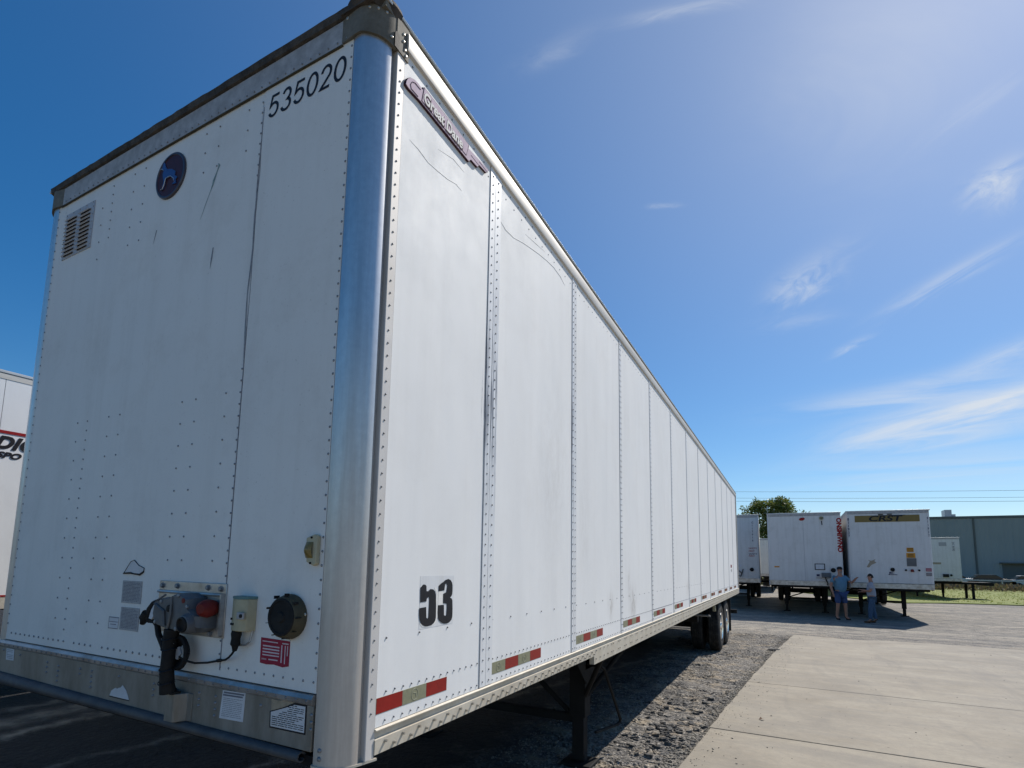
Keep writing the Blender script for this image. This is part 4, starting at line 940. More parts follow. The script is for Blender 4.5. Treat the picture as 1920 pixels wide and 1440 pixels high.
# open lever on the left of the housing
MB().path([(-.985, -.06, 1.612), (-1.010, -.066, 1.600), (-1.030, -.068, 1.575), (-1.042, -.068, 1.545), (-1.032, -.066, 1.530), (-1.005, -.064, 1.528), (-.985, -.062, 1.515)], [.010, .012, .014, .015, .012, .009, .010], 8).build('lever', 'black', HB)
MB().lathe([(0, .020), (.028, .022), (.04, .014), (.055, .010)], (-1.045, -.070, 1.560), (-.55, 0, -.85), 12).build('lever_knob', 'black', HB)
MB().prism([(-1.020, 1.540), (-1.000, 1.536), (-.968, 1.575), (-.962, 1.600), (-.985, 1.604), (-1.008, 1.575)], 'y', -.070, -.078).build('lever_tag', 'paper', HB, bevel=.001)
# hoses
HS = MB().path([(-.985, -.060, 1.512), (-.965, -.064, 1.480), (-.930, -.066, 1.445), (-.895, -.066, 1.405), (-.872, -.066, 1.375)], .0115, 10).build('air_hose', 'black', T)
MB().path([(-.865, -.070, 1.505), (-.868, -.074, 1.47), (-.868, -.074, 1.40), (-.872, -.072, 1.34), (-.874, -.066, 1.29), (-.874, -.060, 1.262)], [.030, .026, .025, .026, .027, .030], 14).build('hose_sleeve', 'black', T)
mb = MB()
for z in (1.47, 1.43, 1.35, 1.30): mb.path([(-.868+math.cos(6.283*i/14)*.029, -.073+math.sin(6.283*i/14)*.029, z+.004*math.sin(i)) for i in range(15)], .0025, 5)
mb.build('cable_tie', 'ink', T, kind='stuff')
mb = MB()
for k in range(3): 
    rr = .052-.010*k; c0 = Vector((-.842, -.052+.008*k, 1.416)); pts = [c0+Vector((math.cos(6.283*i/20)*rr, 0, math.sin(6.283*i/20)*rr*1.15)) for i in range(21)]; mb.path(pts, .010, 8)
mb.build('hose_coil', 'black', T); MB().prism([(-.862, 1.43), (-.83, 1.44), (-.815, 1.415), (-.835, 1.39), (-.862, 1.395)], 'y', -.052, -.058).build('coil_tag', 'paper_faded', T)
MB().rivet((-.848, -.074, 1.452), ny, .006, .006, 8).build('coil_screw', 'screw', T)
MB().box(-.905, -.838, -.066, -.030, 1.256, 1.264).box(-.925, -.900, -.050, -.008, 1.258, 1.264).build('hose_clamp', 'black', T)
MB().prism([(-.895, -.055), (-.842, -.055), (-.836, -.050), (-.818, -.014), (-.790, -.012), (-.790, -.009), (-.930, -.009), (-.915, -.02)], 'z', 1.150, 1.256).build('hose_bracket', 'lower_plate', T, 20, bevel=.002)

# reflective tape down the side: each run is four blocks (three on the first)
def tape(y0, seg, n, first):
    z0, z1 = (1.246, 1.303) if not first else (1.250, 1.306)
    cols = ['tape_red', 'tape_pale', 'tape_red'] if first else ['tape_pale', 'tape_red']*2
    t0 = MB().box(.0002, .0008, y0, y0+seg*n, z0, z1).build('reflective_tape', 'tape_print', T, 0)
    for k in range(n):
        b = MB().box(.0008, .0014, y0+seg*k+.0015, y0+seg*(k+1)-.0015, z0+.001, z1-.001).build('tape_block', cols[k], t0, 0)
        if cols[k] == 'tape_pale' and y0 < 3:
            rg = [(.0018, y0+seg*(k+.5)+math.cos(6.283*i/16)*.021, (z0+z1)/2+math.sin(6.283*i/16)*.021) for i in range(17)]
            MB().path(rg, .0009, 4).path([(.0018, y0+seg*(k+.5)-.01, (z0+z1)/2+.006), (.0018, y0+seg*(k+.5)+.006, (z0+z1)/2+.004), (.0018, y0+seg*(k+.5)+.008, (z0+z1)/2-.01)], .0012, 4).build('tape_mark', 'tape_print', t0, 0)
tape(.149, .1493, 3, True)
for i in range(12): tape(SEAMS[i]+(.113 if i == 0 else .095 if i == 1 else .075), .1515, 4, False)
# 53 decal, ragged from peeling
FIVE = [(0.385, 1.687), (0.392, 1.690), (0.400, 1.697), (0.407, 1.699), (0.418, 1.697), (0.425, 1.692), (0.427, 1.672), (.437, 1.670), (0.454, 1.679), (0.474, 1.677), (0.487, 1.668), (0.493, 1.655), (0.498, 1.61), (0.499, 1.56), (0.495, 1.548), (.485, 1.539), (0.468, 1.532), (0.445, 1.530), (0.425, 1.531), (0.408, 1.537), (.395, 1.547), (0.387, 1.56), (.383, 1.58), (0.383, 1.606), (0.428, 1.608), (0.432, 1.565), (0.440, 1.560), (.446, 1.566), (0.448, 1.627), (.447, 1.643), (.440, 1.648), (.430, 1.640), (0.428, 1.630), (0.387, 1.629)]
THREE = [(0.513, 1.690), (0.530, 1.700), (.548, 1.706), (0.56, 1.713), (0.584, 1.718), (0.602, 1.713), (.614, 1.702), (0.619, 1.69), (0.620, 1.665), (.618, 1.651), (.612, 1.643), (0.601, 1.638), (.614, 1.633), (0.621, 1.624), (0.624, 1.59), (0.624, 1.556), (.618, 1.542), (0.605, 1.534), (.585, 1.529), (0.56, 1.530), (.540, 1.536), (0.523, 1.546), (0.514, 1.559), (0.511, 1.58), (0.512, 1.609), (0.556, 1.609), (0.559, 1.566), (0.567, 1.562), (0.577, 1.565), (0.579, 1.60), (.577, 1.613), (0.549, 1.617), (0.548, 1.655), (0.572, 1.662), (0.577, 1.69), (0.568, 1.700), (0.560, 1.695), (0.556, 1.67), (0.513, 1.668)]
DC = MB().prism([(.383, 1.733), (.632, 1.732), (.631, 1.525), (.386, 1.522)], 'x', .0002, .0006).build('decal_backing', 'strip_white', T, 0)
MB().prism([(.484, 1.682), (.498, 1.680), (.509, 1.664), (.511, 1.56), (.500, 1.540), (.478, 1.530), (.44, 1.525), (.404, 1.531), (.386, 1.548), (.42, 1.535), (.470, 1.534), (.497, 1.55), (.497, 1.66)], 'x', .0007, .0013).build('decal_edge', 'emblem_letter', DC, 0)
MB().prism([(0.513, 1.668), (.549, 1.668), (.549, 1.610), (.513, 1.610)], 'x', .0007, .0012).build('decal_edge', 'emblem_letter', DC, 0)
MB().prism(FIVE, 'x', .0013, .0021).build('numeral', 'ink', DC, 0); MB().prism(THREE, 'x', .0013, .0021).build('numeral', 'ink', DC, 0)
# raised emblem near the roof
EMB = [(0.146, 3.717), (0.149, 3.730), (0.155, 3.743), (0.166, 3.760), (0.180, 3.775), (0.198, 3.786), (0.225, 3.792), (0.262, 3.789), (.264, 3.803), (0.640, 3.809), (0.632, 3.792), (0.845, 3.822), (0.825, 3.802), (0.790, 3.782), (0.768, 3.800), (0.726, 3.774), (0.700, 3.757), (0.680, 3.775), (0.655, 3.748), (0.630, 3.727)]
EMB = [(.146, 3.716), (.150, 3.735), (.160, 3.755), (.176, 3.772), (.198, 3.784), (.222, 3.789), (.258, 3.786), (.262, 3.803), (.640, 3.812), (.634, 3.794), (.834, 3.820), (.812, 3.790), (.742, 3.782), (.722, 3.757), (.660, 3.752), (.640, 3.728), (.244, 3.722), (.165, 3.712)]
EM = MB().prism(EMB, 'x', .0005, .010).build('raised_emblem', 'emblem_dark', T, 0)
MB().prism([(y+(.40-y)*.012, z+(3.765-z)*.05) for y, z in EMB], 'x', .010, .0125).build('emblem_face', 'emblem', EM, 0)
MB().path([(.0135, .228, 3.727), (.0135, .182, 3.724), (.0135, .176, 3.738), (.0135, .187, 3.760), (.0135, .205, 3.770), (.0135, .243, 3.772)], .0013, 5).build('emblem_line', 'emblem_dark', EM)
MB().prism([(.252, 3.728), (.266, 3.805), (.634, 3.812), (.612, 3.739)], 'x', .0125, .0135).build('emblem_panel', 'emblem_dark', EM, 0)
MB().prism([(.256, 3.731), (.269, 3.802), (.629, 3.809), (.609, 3.742)], 'x', .0135, .0142).build('emblem_panel', 'emblem', EM, 0)
fm = frame((.0150, .262, 3.7385), (0, 1, .018), (0, .14, 1))
put_text('Great Dane', 'emblem_dark', EM, frame((.0146, .2635, 3.735), (0, 1, .018), (0, .14, 1)), size=.074, sx=.89, bold=.0050, spacing=.98)
put_text('Great Dane', 'emblem_letter', EM, fm, size=.074, sx=.89, bold=.0018, spacing=.98)
for k, (ya, yb, za) in enumerate(((.655, .74, 3.772), (.735, .82, 3.795))): MB().box(.0126, .0132, ya, yb, za, za+.0025).build('emblem_line', 'emblem_dark', EM, 0)
# creases, scuffs on the panels
mb = MB()
def crease(pts, r=.0011): mb.path([(.0004, y, z) for y, z in pts], [r*.3]+[r]*(len(pts)-2)+[r*.2], 5)
crease([(.201, 3.513), (.26, 3.515), (.33, 3.505), (.4, 3.515), (.48, 3.53), (.55, 3.553), (.60, 3.55)]); crease([(.97, 3.640), (1.05, 3.62), (1.15, 3.63), (1.268, 3.667), (1.36, 3.69), (1.497, 3.722), (1.62, 3.745), (1.74, 3.76), (1.86, 3.755), (1.95, 3.73)], .0016)
crease([(1.30, 3.74), (1.45, 3.765), (1.60, 3.79)], .0012); crease([(.40, 3.62), (.52, 3.66), (.62, 3.66)], .0012)
mb.build('crease', 'faint', T)
mb = MB()
for (y, z0, z1, wd) in ((.862, 2.2, 3.0, .003), (.866, 2.5, 3.15, .002), (.838, 2.45, 2.75, .0012), (2.086, 2.3, 3.0, .0018)):
    vs = []; n = 14
    for i in range(n+1): z = z0+(z1-z0)*i/n; q = wd*random.uniform(.3, 1.3)*math.sin(math.pi*(i+.5)/(n+1)); vs += [(.0006, y-q, z), (.0006, y+q, z)]
    mb.add(vs, [(2*i, 2*i+1, 2*i+3, 2*i+2) for i in range(n)])
mb.build('rub_mark', 'scuff', T, 0)
put_text('535020', 'red_vinyl', T, frame((.001, 13.55, 1.79), (0, 1, 0), (0, 0, 1)), size=.10, bold=.002, sx=1.1)
put_text('DT 53', 'print_grey', T, frame((.001, 13.62, 1.68), (0, 1, 0), (0, 0, 1)), size=.09, sx=1.1)
# rear frame
box('rear_frame', 'rail_alu', T, -2.59, .004, 15.81, 15.90, 1.06, 3.975)
box('rear_door', 'far_white', T, -2.5, -.09, 15.901, 15.94, 1.2, 3.9)
box('rear_corner_pad', 'black', T, -.02, .008, 15.60, 15.805, 3.96, 3.975)
# left side wall and floor
box('side_wall', 'side_white', T, -2.595, -2.56, .15, 15.80, 1.12, 3.95); box('floor', 'steel_black', T, -2.54, -.035, .06, 15.8, 1.10, 1.19)
mb = MB()
for i in range(40): mb.box(-2.3, -.30, .6+i*.38, .68+i*.38, 1.062, 1.098)
mb.build('cross_member', 'steel_black', T)
# slider rails and running gear
for x in (-.78, -1.82): box('slider_rail', 'steel_black', T, x-.07, x+.07, 8.6, 15.3, .82, 1.0)
AX = (11.45, 12.68)
for y in AX:
    MB().cyl((-2.3, y, .515), (-.25, y, .515), .065, n=14).build('axle', 'steel_black', T)
    for x, o_ in ((-.155, 1), (-.50, 1), (-2.44, -1), (-2.09, -1)): wheel(T, x, y, o_, rimmed=x in (-.155, -2.44))
    for x in (-.78, -1.82): MB().path([(x, y-.5, .60), (x, y-.25, .68), (x, y, .70), (x, y+.25, .68), (x, y+.5, .60)], .045, 8).build('leaf_spring', 'steel_black', T)
    MB().lathe([(0, .085), (.06, .095), (.12, .085)], (-.95, y+.28, .66), (0, 1, .2), 14).build('brake_chamber', 'steel_black', T)
for x in (-.78, -1.82): MB().prism([(10.7, .82), (11.2, .82), (11.05, .52), (10.85, .52)], 'x', x-.04, x+.04).build('spring_hanger', 'steel_black', T)
MB().cyl((-.02, 9.45, .885), (-1.2, 9.65, .88), .018, n=8).build('slider_pin_bar', 'galv', T); MB().cyl((-.30, 9.9, .82), (-1.9, 9.9, .82), .11, n=16).build('air_tank', 'steel_black', T)
MB().box(-.09, -.03, 10.40, 10.46, .90, 1.02).build('marker_bracket', 'cream', T, bevel=.01)
for x0 in (-.62, -2.58): box('mud_flap', 'rubber', T, x0, x0+.60, 13.42, 13.435, .22, 1.02)
box('rear_bumper', 'black', T, -2.45, -.06, 15.72, 15.82, .48, .585)
for x in (-.75, -1.85): box('bumper_post', 'black', T, x-.05, x+.05, 15.74, 15.80, .585, 1.06)
# landing gear
for x, side in ((-.44, 1), (-2.15, -1)):
    G = MB().box(x-.075, x+.075, 3.42, 3.57, .42, 1.04).build('landing_leg', 'steel_black', T, bevel=.006)
    MB().box(x-.055, x+.055, 3.44, 3.55, .05, .42).build('inner_leg', 'steel_black', G, bevel=.004)
    MB().box(x-.14, x+.14, 3.36, 3.63, .0, .03).box(x-.06, x+.06, 3.45, 3.54, .03, .10).build('foot', 'steel_black', G, bevel=.01)
    MB().prism([(3.42, .72), (3.57, .72), (3.98, 1.06), (3.98, 1.10), (3.02, 1.10), (3.02, 1.06)], 'x', x+side*.080, x+side*.090).build('gusset', 'steel_black', G)
    MB().cyl((x+side*.06, 3.46, .60), (x+side*.36, 3.10, 1.07), .022, n=8).cyl((x+side*.06, 3.53, .60), (x+side*.36, 3.90, 1.07), .022, n=8).build('brace', 'steel_black', G)
    MB().box(x-.09, x+.09, 3.39, 3.60, .84, 1.0).build('gearbox', 'steel_black', G, bevel=.008)
box('landing_cross_bar', 'steel_black', T, -2.1, -.50, 3.47, 3.53, .355, .425); MB().cyl((-2.1, 3.5, .40), (-1.28, 3.5, 1.05), .025, n=8).cyl((-.5, 3.5, .40), (-1.28, 3.5, 1.05), .025, n=8).build('cross_brace', 'steel_black', T)
MB().path([(-.37, 3.44, .90), (-.28, 3.42, .89), (-.215, 3.43, .885), (-.20, 3.47, .86), (-.20, 3.75, .56), (-.20, 3.98, .31), (-.205, 3.985, .275), (-.22, 3.93, .262), (-.30, 3.52, .285)], .014, 8).build('crank_handle', 'steel_black', T)

# ------------------------------------------------------------------ the other trailers
def far_trailer(label, x0, y0, rz, w_=2.55, zb=1.15, zt=3.95, L=15.6, white='far_white', gear_y=2.6, side_m=None, axles=(11.4, 12.7)):
    t = thing('semi_trailer', label, 'trailer', (x0, y0, 0), rz, 'white box trailers parked in rows in the yard')
    box('front_wall', white, t, .10, w_-.10, .0, .04, zb+.18, zt-.10, bevel=.004)
    box('lower_front_plate', 'plate_alu', t, .02, w_-.02, -.012, .04, zb, zb+.178, bevel=.004)
    box('top_rail_plate', 'top_plate', t, .04, w_-.04, -.010, .04, zt-.098, zt-.01, bevel=.004)
    box('roof', 'roof_skin', t, -.01, w_+.01, -.015, L, zt-.009, zt+.03, bevel=.008)
    for xx, nm in ((-.002, 0), (w_+.002, 1)):
        p = [(.10, -.002), (.04, .01), (.01, .05), (0, .11), (0, .2), (.10, .2)]
        if nm: p = [(w_-a, b) for a, b in p]
        MB().prism(p, 'z', zb+.0, zt-.012).build('corner_post', white if nm else (side_m or white), t, 40)
    for xx in (0, w_-.03):
        k = 0; y = .201
        while y < L-.05:
            b = min(y+1.22, L-.03); box('side_panel', side_m or white, t, xx, xx+.03, y, b-.006, zb+.10, zt-.08); y = b
        box('side_rail', 'rail_dusty', t, xx-.004, xx+.034, .2, L, zb-.04, zb+.095); box('side_top_rail', 'rail_alu', t, xx-.004, xx+.034, .2, L, zt-.078, zt-.012)
    box('floor', 'steel_black', t, .04, w_-.04, .05, L-.02, zb+.01, zb+.09); box('rear_wall', white, t, .0, w_, L, L+.05, zb, zt)
    mb = MB(); mb.box(.55, .70, 7.5, L-.4, .82, zb-.05).box(w_-.7, w_-.55, 7.5, L-.4, .82, zb-.05)
    for i in range(12): mb.box(.05, w_-.05, .6+i*1.25, .7+i*1.25, zb-.10, zb)
    mb.box(.3, w_-.3, .05, 1.2, zb-.07, zb-.002); mb.build('undercarriage', 'steel_black', t)
    for xx in (.55, w_-.55):
        G = MB().box(xx-.07, xx+.07, gear_y-.07, gear_y+.07, .3, zb).build('landing_leg', 'steel_black', t)
        MB().box(xx-.13, xx+.13, gear_y-.13, gear_y+.13, 0, .03).box(xx-.05, xx+.05, gear_y-.05, gear_y+.05, .03, .3).build('foot', 'steel_black', G)
    MB().box(.6, w_-.6, gear_y-.02, gear_y+.02, .52, .60).cyl((.6, gear_y, .58), (w_-.6, gear_y, zb-.1), .025, n=6).build('landing_cross_bar', 'steel_black', t)
    for ya in axles:
        MB().cyl((.2, ya, .515), (w_-.2, ya, .515), .065, n=10).build('axle', 'steel_black', t)
        for xx, o_ in ((w_-.155, 1), (w_-.50, 1), (.155, -1), (.50, -1)): wheel(t, xx, ya, o_, rimmed=xx in (.155, w_-.155))
    for xx in (.05, w_-.65): box('mud_flap', 'rubber', t, xx, xx+.6, axles[1]+.72, axles[1]+.735, .2, .95)
    MB().box(.1, w_-.1, L-.1, L, .48, .58).box(.7, .8, L-.08, L-.02, .58, zb).box(w_-.8, w_-.7, L-.08, L-.02, .58, zb).build('rear_bumper', 'black', t)
    return t
def dec(t, name, m, x0, x1, z0, z1, y=-.006, d=.006, **k): return MB().box(x0, x1, y-d, y, z0, z1).build(name, m, t, 0, **k)
def disc(t, name, m, x, z, r, d=.03, y=-.001): return MB().lathe([(0, r), (d, r*.92), (d, 0)], (x, y, z), ny, 18).build(name, m, t, 30)
FX, FY, FZ = (1, 0, 0), (0, -1, 0), (0, 0, 1)
# gold banner trailer
A = far_trailer('white box trailer with a gold CRST banner across the top of its front', 3.30, 22.45, R(-.3), 2.52, 1.14, 3.95)
bn = dec(A, 'banner', 'gold', .27, 2.22, 3.55, 3.79)
put_text('CRST', 'ink', bn, frame((.68, -.014, 3.585), FX, FZ), size=.27, sx=1.55, bold=.008, spacing=1.0, shear=.18)
dec(bn, 'banner_stroke', 'ink', 1.0, 1.80, 3.775, 3.795, -.0135, .002)
for x in (1.0, 1.27): dec(A, 'marker_lamp', 'black', x, x+.15, 3.81, 3.84, -.006, .02)
for k, ch in enumerate('811937'):
    put_text(ch, 'blue_ink', A, frame((.035, -.008, 3.62-.125*k), FX, FZ), size=.135, bold=.003, sx=.8); put_text(ch, 'blue_ink', A, frame((2.43, -.008, 3.62-.125*k), FX, FZ), size=.12, bold=.002, sx=.6)
for z0, z1, m_ in ((2.46, 2.61, 'orange_sign'), (2.25, 2.42, 'orange_sign')):
    s_ = dec(A, 'warning_sticker', m_, 1.78 if z0 > 2.4 else 1.76, 1.98 if z0 > 2.4 else 2.02, z0, z1)
    for k in range(3): dec(s_, 'print', 'ink', 1.80, 1.97, z0+.02+.045*k, z0+.038+.045*k, -.0125, .001)
dec(A, 'placard', 'grey_sign', 1.76, 2.04, 1.95, 2.235)
disc(A, 'round_socket', 'black', 1.33, 1.82, .07); j = dec(A, 'number_mark', 'blue_ink', 1.20, 1.46, 1.63, 1.65); put_text('JRC', 'blue_ink', A, frame((1.22, -.008, 1.67), FX, FZ), size=.10, bold=.003)
for x in (1.72, 2.10): disc(A, 'round_socket', 'black', x, 1.81, .035)
disc(A, 'glad_hand', 'red_cast', 1.90, 1.80, .05, .06); MB().box(1.86, 1.95, -.06, -.001, 1.75, 1.78).build('socket_bracket', 'black', A)
for z0 in (1.78, 1.62):
    s_ = dec(A, 'label', 'label_red' if z0 > 1.7 else 'grey_sign', 2.29, 2.45, z0, z0+.11)
    for k in range(2): dec(s_, 'print', 'label_print', 2.30, 2.44, z0+.03+.04*k, z0+.042+.04*k, -.0125, .001)
sm = MB().prism([(.55, 1.90), (.62, 2.03), (.66, 2.10), (.60, 2.16), (.70, 2.13), (.78, 2.16), (.84, 2.20), (.80, 2.12), (.86, 2.06), (.78, 2.02), (.70, 1.98), (.66, 1.92), (.62, 1.88)], 'y', -.001, -.004).build('peeled_patch', 'paper_torn', A, 0)
dec(A, 'edge_strip', 'olive', .0, 2.5, 1.318, 1.33, -.012, .004)
# trailer with red lettering on its corner
Bt = far_trailer('white box trailer with red lettering down its right corner and a small red oval badge', .62, 22.35, R(-.4), 2.50, 1.16, 3.92, white='far_white')
put_text('ONSMIWNO', 'red_vinyl', Bt, frame((2.36, -.008, 3.72), (0, 0, -1), FX), size=.21, bold=.010, sx=1.08, spacing=.98)
ob = MB().lathe([(0, .12), (.02, .11), (.02, 0)], (0, 0, 0), ny, 20).build('oval_badge', 'red_vinyl', Bt); ob.location = (1.22, -.001, 3.70); ob.scale = (.85, 1, .5); ob.rotation_euler = (0, R(-12), 0)
hl = MB().lathe([(0, .075), (.02, .075), (.02, .055), (.0, .055)], (1.87, -.012, 3.72), ny, 18).build('work_lamp', 'cream', Bt); MB().cyl((1.87, -.02, 3.62), (1.88, -.02, 3.46), .014, n=8).build('lamp_arm', 'black', Bt)
dec(Bt, 'placard_frame', 'ink', 1.57, 1.91, 1.76, 2.00); dec(Bt, 'placard', 'paper', 1.60, 1.88, 1.79, 1.97, -.0125, .001)
dec(Bt, 'faded_label', 'orange_sign', .20, .38, 1.83, 1.88, -.001, .002); MB().box(1.78, 2.08, -.16, -.001, 1.48, 1.66).build('connector_box', 'box_grey', Bt, bevel=.02)
disc(Bt, 'round_socket', 'black', 2.17, 1.76, .085, .05); MB().path([(1.9, -.08, 1.48), (1.93, -.10, 1.36), (1.97, -.07, 1.28), (1.96, -.03, 1.20)], .02, 8).build('air_hose', 'black', Bt)
dec(Bt, 'small_label', 'blue_ink', 1.62, 1.72, 1.52, 1.60); dec(Bt, 'small_label', 'grey_sign', 1.60, 1.80, 1.45, 1.47)
box('vertical_seam', 'scuff', Bt, 1.245, 1.252, -.002, 0, 1.36, 3.82)
# one turned slightly, just past the near trailer's end
Cc = far_trailer('white box trailer partly hidden behind the rear end of the foreground trailer', -2.32, 24.3, R(2.3), 2.55, 1.16, 4.08, side_m='far_white_warm')
for k, ch in enumerate('C117416'): put_text(ch, 'blue_ink', Cc, frame((2.27, -.008, 3.72-.13*k), FX, FZ), size=.11, bold=.002)
for k, (a, m_) in enumerate(((2.60, 'red_vinyl'), (2.48, 'red_vinyl'), (2.36, 'blue_ink'), (2.27, 'red_vinyl'))): put_text('SAFETY' if k % 2 == 0 else 'FIRST', m_, Cc, frame((2.12, -.004, a), FX, FZ), size=.10, bold=.001)
disc(Cc, 'round_socket', 'black', 2.22, 1.72, .085, .05); dec(Cc, 'label', 'paper', 1.62, 1.82, 1.82, 1.94)
MB().path([(1.65, -.06, 1.72), (1.60, -.09, 1.6), (1.66, -.09, 1.46), (1.78, -.08, 1.42), (1.82, -.07, 1.55), (1.72, -.06, 1.66)], .02, 8).path([(1.88, -.06, 1.74), (1.84, -.08, 1.58), (1.78, -.08, 1.44)], .018, 8).build('air_hose', 'black', Cc)
# row beyond
Dd = far_trailer('pale trailer front seen in the narrow gap between two nearer trailers', -1.9, 44, 0, 2.55, 1.2, 4.0, white='far_white_warm')
Ee = far_trailer('trailer farther back glimpsed in the gap beside the red-lettered trailer', 4.25, 44, 0, 2.55, 1.16, 4.02, white='far_white_warm')
Ff = far_trailer('white box trailer in the rear row whose landing gear stands on the grass edge', 8.72, 43.6, 0, 2.55, 1.16, 4.0, white='far_white')
dec(Ff, 'faded_panel_mark', 'paper_faded', 1.45, 1.85, 3.45, 3.70); put_text('DC 8192', 'blue_ink', Ff, frame((2.15, -.008, 3.72), (0, 0, -1), FX), size=.16)
dec(Ff, 'worn_stripe', 'paper_torn', .9, 1.5, 2.25, 2.38, -.001, .003); MB().box(1.55, 1.85, -.10, -.001, 1.42, 1.62).build('connector_box', 'black', Ff); disc(Ff, 'round_socket', 'black', 1.98, 1.55, .07)
# neighbour on the left and an unseen one added between to throw the shade there
Gg = far_trailer('white trailer at the left picture edge with black italic lettering under a red stripe', -9.76, -1.2, 0, 2.55, 1.17, 4.03, white='side_white', side_m='side_white')
sx_ = 2.5535
MB().box(sx_, sx_+.002, .2, 5.0, 3.274, 3.312).build('red_stripe', 'red_vinyl', Gg, 0)
MB().box(sx_, sx_+.002, .2, 5.0, 1.275, 1.295).build('red_stripe', 'red_vinyl', Gg, 0)
LFRM = lambda y, z: frame((sx_+.001, y, z), (0, 1, 0), (0, 0, 1))
put_text('DIC', 'ink', Gg, LFRM(2.600, 3.088), size=.215, sx=1.02, bold=.011, shear=.38, spacing=1.05)
put_text('SPO', 'ink', Gg, LFRM(2.628, 2.972), size=.102, sx=1.25, bold=.0055, shear=.38, spacing=1.05)
far_trailer('unseen white box trailer added between the foreground trailer and its left neighbour to shade the ground', -6.08, 2.0, 0, 2.55, 1.15, 4.0)

# chassis trailer lying low across the grass edge
ch = thing('flatbed_trailer', 'low dark flatbed chassis reaching right from behind the white trailer on the grass edge', 'trailer', (9.9, 44.9, 0))
MB().box(0, 2.95, -1.0, -.85, .98, 1.12).build('frame_rail', 'steel_black', ch); MB().box(0, 2.95, .85, 1.0, .98, 1.12).build('frame_rail', 'steel_black', ch)
MB().box(0.0, 2.9, -.85, .85, 1.08, 1.12).build('deck', 'black', ch); MB().box(2.6, 2.98, -1.02, 1.02, .92, 1.10).build('rear_beam', 'steel_black', ch)
for q in (-.8, .8): MB().box(1.9, 2.03, q-.07, q+.07, 0, .98).build('landing_leg', 'steel_black', ch)
mid = MB().box(-.2, 0, -.9, .9, .9, 1.1).build('front_beam', 'steel_black', ch)

# ------------------------------------------------------------------ building, guard rail, cars, poles, wires, tree
bd = thing('warehouse', 'long blue-grey metal warehouse beyond the yard on the right', 'building', (0, 100, 0))
mb = MB(); x = 6.0; CW = .62; bays = [(6.0, 25.4), (25.6, 45.0), (45.2, 64.8)]
for a, b in bays:
    prof = []; x = a
    while x < b-CW: prof += [(x, 0), (x+.36, 0), (x+.42, -.022), (x+.56, -.022)]; x += CW
    prof += [(b, 0), (b, .2), (a, .2)]
    MB().prism(prof, 'z', 0, 9.55).build('cladding_panel', 'cladding', bd, 20)
MB().box(6, 64.8, -.10, .3, 9.56, 9.92).build('parapet_trim', 'grey_sign', bd)
for x in (25.5, 45.1): MB().box(x-.09, x+.09, -.14, .1, 0, 9.5).build('downpipe', 'grey_sign', bd)
MB().box(6, 64.8, .3, 60, 0, 9.6).build('roof_mass', 'cladding', bd)
MB().box(22.9, 23.75, 3, 5, 9.6, 11.2).box(23.8, 24.2, 3, 5, 9.6, 10.5).build('roof_vent', 'galv', bd)
MB().box(28.3, 31.5, -.12, .0, 0, 3.0).build('dock_door', 'grey_sign', bd); MB().box(28.0, 31.8, -.9, .0, 3.05, 3.2).build('door_canopy', 'grey_sign', bd)
gr = thing('guard_rail', 'thin pale guard rail running along the far edge of the grass', 'guard rail', (5, 73, 0))
MB().box(0, 60, -.03, .03, .86, .98).build('rail', 'galv', gr)
for i in range(16): MB().box(i*4-.05, i*4+.05, .03, .1, 0, .95).build('post', 'galv', gr)
def car(label, x, y, m_, rz=0):
    c = thing('parked_car', label, 'car', (x, y, 0), rz, 'cars parked by the warehouse')
    MB().prism([(-2.2, .35), (-2.25, .75), (-2.1, .95), (-1.1, 1.02), (1.4, 1.02), (2.15, .9), (2.25, .6), (2.2, .35)], 'y', -.85, .85).build('body', m_, c, 30, bevel=.05)
    MB().prism([(-1.75, 1.0), (-1.15, 1.42), (.55, 1.45), (1.25, 1.0)], 'y', -.72, .72).build('cabin_glass', 'glass', c, 30, bevel=.03)
    MB().prism([(-1.2, 1.425), (-1.1, 1.47), (.5, 1.50), (.6, 1.455)], 'y', -.70, .70).build('roof', m_, c, 30)
    for xx in (-1.4, 1.4):
        for yy in (-.8, .8): MB().lathe([(-.1, .2), (-.1, .32), (.1, .32), (.1, .2)], (xx, yy, .32), (0, 1, 0), 18).build('wheel', 'rubber', c)
car('pale car parked left of the others, half behind the rear white trailer', 18.9, 82, 'car_white'); car('dark car with pale roof parked in the middle before the warehouse', 22.2, 82, 'car_dark'); car('silver car parked at the right edge of the picture before the warehouse', 26.0, 82, 'car_white')
for lab, x, y in (('wooden utility pole holding the three cables at their left end', -24, 92), ('wooden utility pole holding the three cables at their right end', 46, 88)):
    p_ = thing('utility_pole', lab, 'pole', (x, y, 0), 0, 'utility poles')
    MB().cyl((0, 0, 0), (0, 0, 16), .17, .11, 10).build('pole_shaft', 'pole', p_); MB().box(-.1, .1, -1.1, 1.1, 14.6, 14.75).build('cross_arm', 'pole', p_)
def cable(lab, z0, z1, sag, dy, r=.018):
    pts = [(-24+70*i/40, 92-4*i/40+dy, z0+(z1-z0)*i/40-sag*4*(i/40)*(1-i/40)) for i in range(41)]
    o = MB().path(pts, r, 5).build('power_cable', 'wire', None); tag(o, lab, 'cable', 'overhead power cables')
cable('topmost overhead cable crossing the sky above the parked trailers', 14.95, 11.6, .35, 0); cable('middle overhead cable crossing the sky above the parked trailers', 13.85, 10.8, .35, 0); cable('lowest of the three overhead cables above the parked trailers', 13.35, 10.3, .35, 0, .021)

